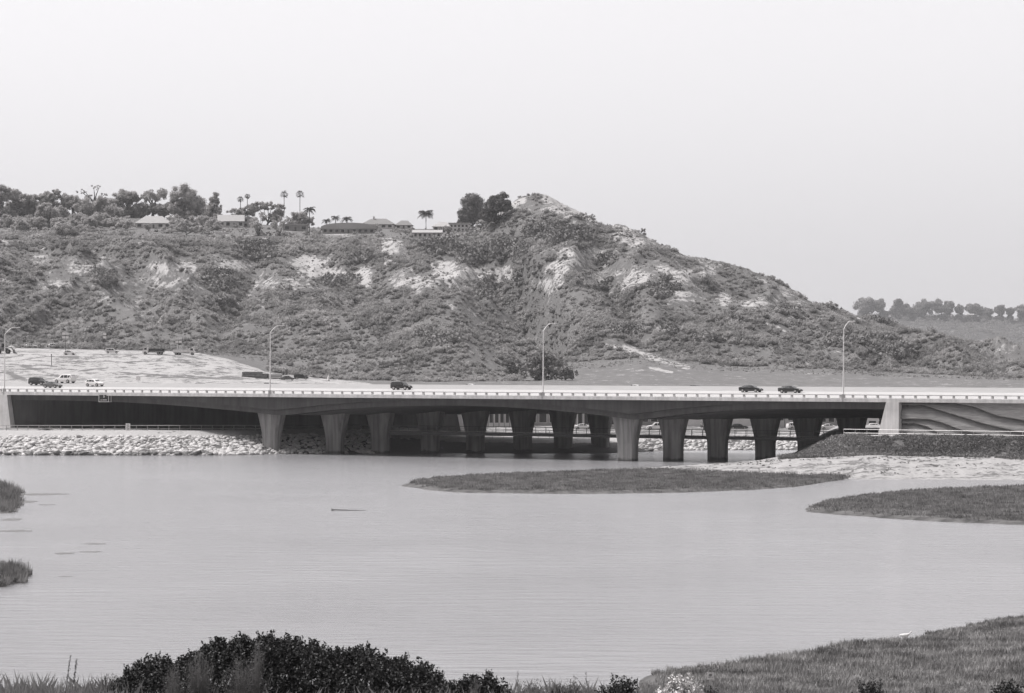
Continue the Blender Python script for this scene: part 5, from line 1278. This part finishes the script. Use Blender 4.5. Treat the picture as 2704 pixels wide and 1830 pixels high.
p = hit(365, 1008, 800); t = thing('site_sign', 'small square white sign on the dirt above the left span', 'sign', tuple(p)); MB().box(-.7, .7, -.03, .03, .4, 1.7).obj('board', M['signwhite'], t); MB().box(-.05, .05, .035, .1, -.3, 1.6).obj('post', M['galv'], t)
def spoil(label, u, yb, rpx, m='conc_white', hgt=.5):
    p = hit(u, yb); r = rpx * p[1] / FPX; mb = MB(); V = []; n = 22
    o = thing('spoil_heap', label, 'heap', tuple(p)); rings = []
    for g_, z in ((1.05, -.3), (.95, .1), (.6, .6), (.3, .9), (.05, 1.0)):
        rings.append([(r * g_ * math.cos(a) * R_.uniform(.85, 1.1), r * .6 * g_ * math.sin(a), z * r * hgt * R_.uniform(.85, 1.1)) for a in np.linspace(0, 6.283, n + 1)[:-1]])
    mb.loft(rings); mb.obj('heap', M[m], o, True)
spoil('bright white spoil heap right of the wheel loader', 30, 920, 14)
spoil('low bright heap right of the pale truck on the bench', 520, 936, 14, hgt=.25)

# ------------------------------------------------------------------ low commercial buildings and parked cars beyond the bridge
def shop(label, u0, u1, Z, zb, ht, wall, nbay, fascia=None, awn=False, name='shop_building', gl=(.25, .68), posts=True):
    x0 = (u0 - CU) / FPX * Z; x1 = (u1 - CU) / FPX * Z; t = thing(name, label, 'building', ((x0 + x1) / 2, Z, zb)); w = (x1 - x0) / 2
    MB().box(-w, w, 0, 12, -1, ht).obj('wall', M[wall], t)
    MB().box(-w - .3, w + .3, -.5, 12.3, ht, ht + .5).obj('roof', M[fascia or 'white'], t)
    if awn: MB().hexa([(-w, -1.6, ht * .78), (w, -1.6, ht * .78), (w, -.003, ht * .95), (-w, -.003, ht * .95), (-w, -1.6, ht * .82), (w, -1.6, ht * .82), (w, -.003, ht * .99), (-w, -.003, ht * .99)]).obj('awning', M['roofl'], t)
    for q in range(nbay):
        xa = -w + (q + .12) * 2 * w / nbay; xb = -w + (q + .88) * 2 * w / nbay
        f = MB().box(xa, xb, -.06, .02, ht * gl[0], ht * gl[1]).obj('window', M['white'], t)
        MB().box(xa + .08, xb - .08, -.08, -.062, ht * gl[0] + .08, ht * gl[1] - .08).obj('pane', M['win'], f)
        if posts: MB().box(xb + .02, xb + .14, -1.55, -1.4, 0, ht * .79).obj('post', M['rust'], t)
shop('long low building with dark glazing seen between the left rear piers', 1262, 1375, 716, 2.6, 6.2, 'stucco', 8)
shop('grey building with a white pillar strip seen through the second gap', 1392, 1475, 722, 2.6, 6.0, 'stuccog', 3, 'white', posts=False)
shop('glass fronted building behind the white car under the left span', 1490, 1640, 716, 2.6, 6.0, 'stucco', 9, gl=(.2, .8))
shop('dim grey building seen right of the right front pier', 1690, 1790, 724, 2.6, 6.5, 'stuccog', 4, 'roofl', posts=False)
shop('pale textured stucco building seen through the second right gap', 1800, 1885, 720, 2.6, 6.0, 'stucco', 2, gl=(.55, .8), posts=False)
shop('plain pale building with few openings seen through the third right gap', 1905, 2010, 722, 2.6, 6.4, 'roofl' if False else 'stucco', 1, gl=(.75, .9), posts=False)
shop('stucco building with a slanted white roof seen through the fourth right gap', 2030, 2120, 716, 2.6, 5.4, 'stucco', 2, 'white', True, gl=(.4, .65))
shop('dark roofed building with rows of white windows in the fifth right gap', 2140, 2250, 716, 2.6, 5.0, 'stuccog', 5, 'dark', gl=(.35, .8), posts=False)
shop('white banded building seen just left of the right abutment', 2265, 2420, 716, 2.6, 5.4, 'white', 6, 'stuccog', gl=(.2, .4), posts=False)
gb = 'vehicles parked beyond the bridge'
def car_far(kind, paint, label, u, Z, rz, nm='car'): make_car(kind, paint, label, ((u - CU) / FPX * Z, Z, 2.72), rz, gb, nm)
car_far('sedan', 'carwhite', 'white car parked before the glass fronted building', 1541, 708, 0)
car_far('suv', 'carwhite', 'white suv seen between the right front pier and its neighbour', 1733, 706, math.pi, 'suv')
car_far('suv', 'carwhite', 'white suv parked under the slanted white roof', 2102, 707, .3, 'suv')
car_far('sedan', 'carwhite', 'white car in the fifth right gap below white windows', 2190, 707, 0)
car_far('compact', 'carwhite', 'white compact car left of the right abutment', 2300, 707, math.pi)
car_far('sedan', 'dark', 'dark sedan parked before the plain pale building', 1950, 709, 0)
make_tree('tree', 'small dark tree before the pale textured stucco building', 1860, 1140, [(1858, 1124, 12, 10)], Z=700)
t = thing('chain_link_fence', 'chain link fence on top of the far riprap bank', 'fence', (0, 0, 0))
fx = np.linspace(-12, 100, 45)
def fz_(x): return float(np.interp(x, toeX, toeZ)) + 22.5
for x in fx: MB().tube([(x, fz_(x), 2.5), (x, fz_(x), 4.4)], .05, 5).obj('post', M['rust'], t)
for z in (4.35, 3.55): MB().tube([(x, fz_(x) - .06, z) for x in fx], .04, 4).obj('rail', M['rust'], t)
mb = MB()
for i in range(len(fx) - 1):
    for q in range(8):
        a = fx[i] + (fx[i + 1] - fx[i]) * q / 8; mb.tube([(a, fz_(a) - .02, 2.7), (a, fz_(a) - .02, 4.3)], .012, 3, False)
mb.obj('mesh_panel', M['chain'], t)

# ------------------------------------------------------------------ floating stick on the lagoon
p = W(922, 1348, CAMZ * FPX / 398.); t = thing('driftwood', 'thin dark driftwood branch floating on open water', 'driftwood', (p[0], p[1], 0))
MB().tube([(-2.4, 0, .06), (-1.9, .05, .10), (0, 0, .05), (2.2, .15, .02)], [.10, .07, .05, .02], 6).obj('log', M['bark'], t)
MB().tube([(-2.2, 0, .08), (-2.35, 0, .35)], [.05, .02], 5).obj('branch_stub', M['bark'], t)
p = W(2390, 1697, CAMZ * FPX / 747.); t = thing('bird', 'white egret like bird resting at the marsh edge on the right', 'bird', (p[0], p[1], .28))
mb = MB(); mb.loft([[(x, r * math.cos(a), .22 + z + r * 1.1 * math.sin(a)) for a in np.linspace(0, 6.283, 11)[:-1]] for x, r, z in ((-.42, .02, .05), (-.28, .09, .03), (-.05, .15, 0), (.15, .13, .03), (.28, .06, .12), (.36, .045, .22), (.42, .055, .27), (.5, .012, .26))]); mb.obj('body', M['white'], t, True)
for y in (-.05, .05): MB().tube([(.02, y, .12), (.02, y, -.25)], .012, 5).obj('leg', M['dark'], t)

# ------------------------------------------------------------------ foreground bank
fgx = np.arange(-40, 40.1, .5); fgy = np.concatenate([np.arange(20, 90, .8), np.arange(90, 135, 2.5)])
gx, gy = np.meshgrid(fgx, fgy)
def hF(x, y): return np.interp(y, [20, 50, 70, 75, 84, 125, 140], [14.2, 12.8, 11.35, 10.9, 9.0, -.2, -1.5]) + .25 * (fbm(x / 3, y / 3, 3, 71) - .5)
gz = hF(gx, gy); idx = np.arange(gz.size).reshape(gz.shape)
me = mesh_np('foreground_bank', np.stack([gx, gy, gz], -1).reshape(-1, 3), np.stack([idx[:-1, :-1], idx[:-1, 1:], idx[1:, 1:], idx[1:, :-1]], -1).reshape(-1, 4), M['fore'], True)
setp(link('foreground_bank', me), 'grassy bank below the viewer at the bottom edge', 'bank', kind='structure')
def blades(name, label, n, xf, yf, hf, matn, w=.008, lean=.24):
    x = xf(n); y = yf(n); z = hF(x, y) - .05; h = hf(x, n); a = rng.random(n) * 3.14; l = rng.normal(size=(n, 2)) * lean * h[:, None]
    dx = np.cos(a) * w; dy = np.sin(a) * w; mx = x + l[:, 0] * .35; my = y + l[:, 1] * .35
    V = np.stack([np.stack([x - dx, y - dy, z], -1), np.stack([x + dx, y + dy, z], -1), np.stack([mx + dx * .7, my + dy * .7, z + h * .6], -1), np.stack([x + l[:, 0], y + l[:, 1], z + h], -1)], 1).reshape(-1, 3)
    setp(link(name, mesh_np(name, V, np.arange(4 * n).reshape(-1, 4), M[matn])), label, 'grass', kind='stuff')
def xu(u0, u1): return lambda n: (u0 + (u1 - u0) * rng.random(n) - CU) / FPX * 68
blades('bank_grass', 'mixed dry grass fringe along the bottom edge', 90000, xu(-80, 2800), lambda n: 63 + 9 * rng.random(n), lambda x, n: (.25 + .45 * rng.random(n)) * (.35 + 1.2 * rng.random(n) ** 2) * np.interp(x, [-13, -9, -8, 1, 3, 12], [1.15, 1.1, .95, 1.0, .8, .7]), 'drygrass', .0022)
blades('bank_grass', 'darker green grass mixed into the bottom fringe', 90000, xu(-80, 2800), lambda n: 62 + 9 * rng.random(n), lambda x, n: (.2 + .4 * rng.random(n)) * (.4 + .9 * rng.random(n) ** 2) * (.6 + .7 * fbm(x / 1.5, x * 0, 3, 22)) * np.interp(x, [-13, -9, -8, 1, 3, 12], [1.25, 1.2, .9, .8, .6, .6]), 'marsh', .0026)

def shrub(name, label, outline, Z, depth, shoots, per, leafL, leafW, matn, zbase=None, twig=True, sprig=.32, cat='shrub', group=None, blob=True):
    """leafy shrub: outline = list of (u, ytop) giving the height of its canopy across its width"""
    k = Z / FPX; us = [a for a, b in outline]; uc = (us[0] + us[-1]) / 2; x0 = (uc - CU) * k; zb = float(hF(x0, Z)) if zbase is None else zbase
    t = thing(name, label, cat, (x0, Z, zb), 0, group)
    n = shoots; u = us[0] + (us[-1] - us[0]) * rng.random(n); f = rng.random(n) * 2 - 1
    ztop = CAMZ + (HOR - np.interp(u, us, [b for a, b in outline])) * k - zb
    ztop = ztop + (fbm(u / 22, f * 2, 4, 5) - .60) * .62
    y = f * depth / 2; z = ztop * np.sqrt(np.clip(1 - np.abs(f) ** 2.2 * .75, 0, 1))
    fr = rng.random(n); z = np.where(fr < .55, z, z * rng.random(n))     # some shoots on the flanks
    x = (u - CU) * k - x0
    base = np.stack([x, y, z - sprig], -1)
    dirv = np.stack([rng.normal(size=n) * .35 + x / (abs(x).max() + .1) * .25, rng.normal(size=n) * .35 - .1, np.ones(n)], -1); dirv /= np.linalg.norm(dirv, axis=1)[:, None]
    tpar = rng.random((n, per)); L_ = sprig * (.6 + .8 * rng.random((n, 1)))
    C = base[:, None, :] + dirv[:, None, :] * (tpar * L_)[..., None] + rng.normal(size=(n, per, 3)) * .045 * (1.4 - tpar[..., None])
    C = C.reshape(-1, 3)
    v, fc = leaf_quads(C, leafL * (.7 + .6 * rng.random(len(C))), leafW * (.7 + .6 * rng.random(len(C))), .5)
    link('foliage', mesh_np('foliage', v, fc, M[matn]), t)
    mb = MB(); h = float(np.median(ztop))
    for q in range(26 if twig else 0):
        i = R_.randrange(n); mb.tube([(x[i] * .25, y[i] * .3, -.2), (x[i] * .6, y[i] * .6, z[i] * .5), (x[i], y[i], z[i] - sprig * .3)], [.05, .03, .01], 5, False)
    if twig: mb.obj('branches', M['bark'], t)
    return t
big = [(300, 1835), (320, 1800), (345, 1758), (375, 1745), (398, 1730), (425, 1748), (446, 1733), (470, 1748), (500, 1716), (542, 1698), (587, 1684), (615, 1688), (641, 1666), (665, 1690), (687, 1685), (711, 1680), (753, 1680), (780, 1692), (807, 1696), (850, 1706), (891, 1712), (940, 1712), (970, 1709), (997, 1712), (1036, 1734), (1078, 1742), (1126, 1766), (1163, 1774), (1182, 1805), (1195, 1835)]
shrub('broadleaf_shrub', 'large dark glossy leaved shrub filling the bottom left foreground', big, 68, 4.2, 3400, 34, .075, .042, 'leaf_dark')
shrub('broadleaf_shrub', 'small dark shrub just right of the large glossy shrub', [(1198, 1830), (1212, 1800), (1230, 1784), (1262, 1774), (1290, 1782), (1305, 1800), (1322, 1782), (1332, 1830)], 67, 1.4, 420, 30, .07, .038, 'leaf_dark', group=None)
shrub('low_shrub', 'small grey green shrub at the bottom edge, left of the stalks', [(1360, 1835), (1376, 1806), (1400, 1800), (1425, 1812), (1432, 1835)], 66, .8, 140, 26, .05, .02, 'marsh')
shrub('low_shrub', 'bushy grey shrub at the bottom edge below open water', [(1448, 1835), (1460, 1796), (1482, 1788), (1515, 1797), (1538, 1806), (1546, 1835)], 66, .9, 210, 26, .06, .018, 'marsh')
shrub('low_shrub', 'dark spiky low shrub left of the marsh flat', [(1576, 1835), (1590, 1802), (1608, 1808), (1625, 1796), (1645, 1788), (1660, 1798), (1668, 1835)], 66, .9, 200, 26, .07, .035, 'leaf_dark')
shrub('low_shrub', 'small dark bush directly below the white marsh sign', [(1848, 1838), (1862, 1820), (1878, 1814), (1896, 1818), (1910, 1838)], 66, .8, 150, 26, .06, .03, 'leaf_dark')
shrub('low_shrub', 'low dark bush at the bottom edge right of centre', [(2262, 1835), (2275, 1805), (2300, 1798), (2325, 1812), (2335, 1835)], 66, .9, 150, 26, .06, .03, 'leaf_dark')
shrub('low_shrub', 'dark bush in the bottom right corner', [(2625, 1835), (2640, 1798), (2662, 1788), (2684, 1800), (2694, 1835)], 66, .9, 200, 26, .07, .035, 'leaf_dark')
shrub('low_shrub', 'tuft of dark growth in the grass left of the large shrub', [(250, 1835), (266, 1795), (290, 1785), (312, 1800), (318, 1835)], 69, .8, 150, 26, .05, .018, 'marsh')
shrub('low_shrub', 'pale dry low shrub at the lower right edge of the marsh', [(2380, 1835), (2400, 1812), (2440, 1806), (2480, 1810), (2520, 1820), (2530, 1835)], 66, .8, 150, 26, .05, .02, 'brush')
shrub('flowering_bush', 'low bush covered in white flower heads at the bottom edge', [(1738, 1835), (1758, 1806), (1785, 1792), (1800, 1786), (1820, 1794), (1840, 1808), (1852, 1835)], 65, 1.0, 300, 26, .06, .055, 'petal', cat='flowers')
def sage(label, u0, u1, ytop, Z, n, matn='brush'):
    k = Z / FPX; x0 = ((u0 + u1) / 2 - CU) * k; zb = float(hF(x0, Z)); t = thing('sage_brush', label, 'brush', (x0, Z, zb), 0, 'feathery sage before the glossy shrub'); H = CAMZ + (HOR - ytop) * k - zb; w = (u1 - u0) / 2 * k
    mb = MB(); tips = []
    for i in range(n):
        a = R_.gauss(0, .42); b = R_.gauss(0, .3); h = H * R_.uniform(.55, 1.0) * (1 - .25 * abs(a))
        pts = [(R_.uniform(-.1, .1), R_.uniform(-.1, .1), -.1), (a * w * .5, b * .4, h * .45), (a * w * 1.25, b * .7, h)]; mb.tube(pts, [.016, .009, .003], 3, False); tips.append(pts)
    mb.obj('stems', M[matn], t)
    C = []
    for p_ in tips:
        for q in range(26):
            f = R_.uniform(.45, 1.02); A = mathutils.Vector(p_[1]); B = mathutils.Vector(p_[2]); c = A.lerp(B, (f - .45) / .57); C.append((c.x + R_.gauss(0, .03), c.y + R_.gauss(0, .03), c.z + R_.gauss(0, .03)))
    v, f = leaf_quads(np.array(C), .06, .008, 1.2); link('leaves', mesh_np('leaves', v, f, M[matn]), t)
sage('pale feathery sage, leftmost before the glossy shrub', 430, 490, 1740, 64.5, 50)
sage('pale feathery sage spreading widest before the glossy shrub', 480, 580, 1710, 64.3, 110)
sage('upright pale feathery sage at the middle of the glossy shrub', 590, 680, 1722, 64.4, 70)
sage('tall narrow pale sage at the crest of the glossy shrub', 650, 705, 1685, 64.6, 80)
sage('pale tuft before the small dark shrub', 1235, 1270, 1780, 65, 30)
def stalk(label, u, yt, ub, Z, seeds=True):
    k = Z / FPX; x0 = (ub - CU) * k; zb = float(hF(x0, Z)); t = thing('grass_stalk', label, 'grass stalk', (x0, Z, zb)); H = CAMZ + (HOR - yt) * k - zb; dx = (u - ub) * k
    MB().tube([(0, 0, -.1), (dx * .35, 0, H * .5), (dx, 0, H)], [.009, .007, .003], 4, False).obj('stem', M['brush'], t)
    C = [(dx * (.55 + .45 * f) + R_.gauss(0, .012), R_.gauss(0, .012), H * (.62 + .38 * f)) for f in np.linspace(0, 1, 60 if seeds else 16)]
    v, f = leaf_quads(np.array(C), .07, .018, 1.5); link('seed_head', mesh_np('seed_head', v, f, M['rust']), t)
stalk('tall nodding grass stalk at left, the taller of two', 187, 1731, 168, 68)
stalk('tall grass stalk at left, the shorter of two', 203, 1740, 186, 68)
stalk('thin dark stalk at the bottom edge, left of the grey shrubs', 1367, 1772, 1368, 67, False)
stalk('thin dark stalk at the bottom edge, left of the spiky shrub', 1548, 1776, 1546, 67, False)
stalk('thin dark stalk near the top of the glossy shrub flank', 1080, 1722, 1076, 68, False)
# white marsh sign
Zs = 160.; p = W(1876, 1785, Zs); k = Zs / FPX
t = thing('marsh_sign', 'white sign on a post standing at the marsh edge behind the small bush', 'sign', (p[0], p[1], .2))
zc = p[2] - .2; MB().box(-.21, .21, -.015, .015, zc - .19, zc + .19).obj('board', M['signwhite'], t)
mb = MB(); mb.prism([(-.10, zc + .02), (-.02, zc - .03), (.06, zc + .01), (.10, zc + .10), (.02, zc + .15), (-.08, zc + .12)], -.022, -.0155)
mb.box(-.14, -.01, -.022, -.0155, zc - .08, zc - .05); mb.box(.02, .04, -.022, -.0155, zc - .08, zc - .05); mb.box(.09, .15, -.022, -.0155, zc - .08, zc - .04); mb.obj('lettering', M['chain'], t)
MB().box(-.04, .04, .016, .07, -.5, zc + .1).obj('post', M['galv'], t)
# ------------------------------------------------------------------ haze
hb = MB(); hb.box(-5200, 5200, -100, 7600, -2.6, 330)
hz = hb.obj('haze', None) if False else None
me = bpy.data.meshes.new('haze'); me.from_pydata(hb.v, [], hb.f); me.update()
hm_ = bpy.data.materials.new('pale_haze'); hm_.use_nodes = True; t = hm_.node_tree; t.nodes.clear()
pv = t.nodes.new("ShaderNodeVolumePrincipled"); pv.inputs['Color'].default_value = (.95, .94, .96, 1); pv.inputs['Density'].default_value = HAZE_DENSITY; pv.inputs['Anisotropy'].default_value = .2
oo = t.nodes.new("ShaderNodeOutputMaterial"); t.links.new(pv.outputs[0], oo.inputs['Volume'])
me.materials.append(hm_); setp(link('haze', me), 'thin pale marine haze filling the valley', 'haze', kind='stuff')
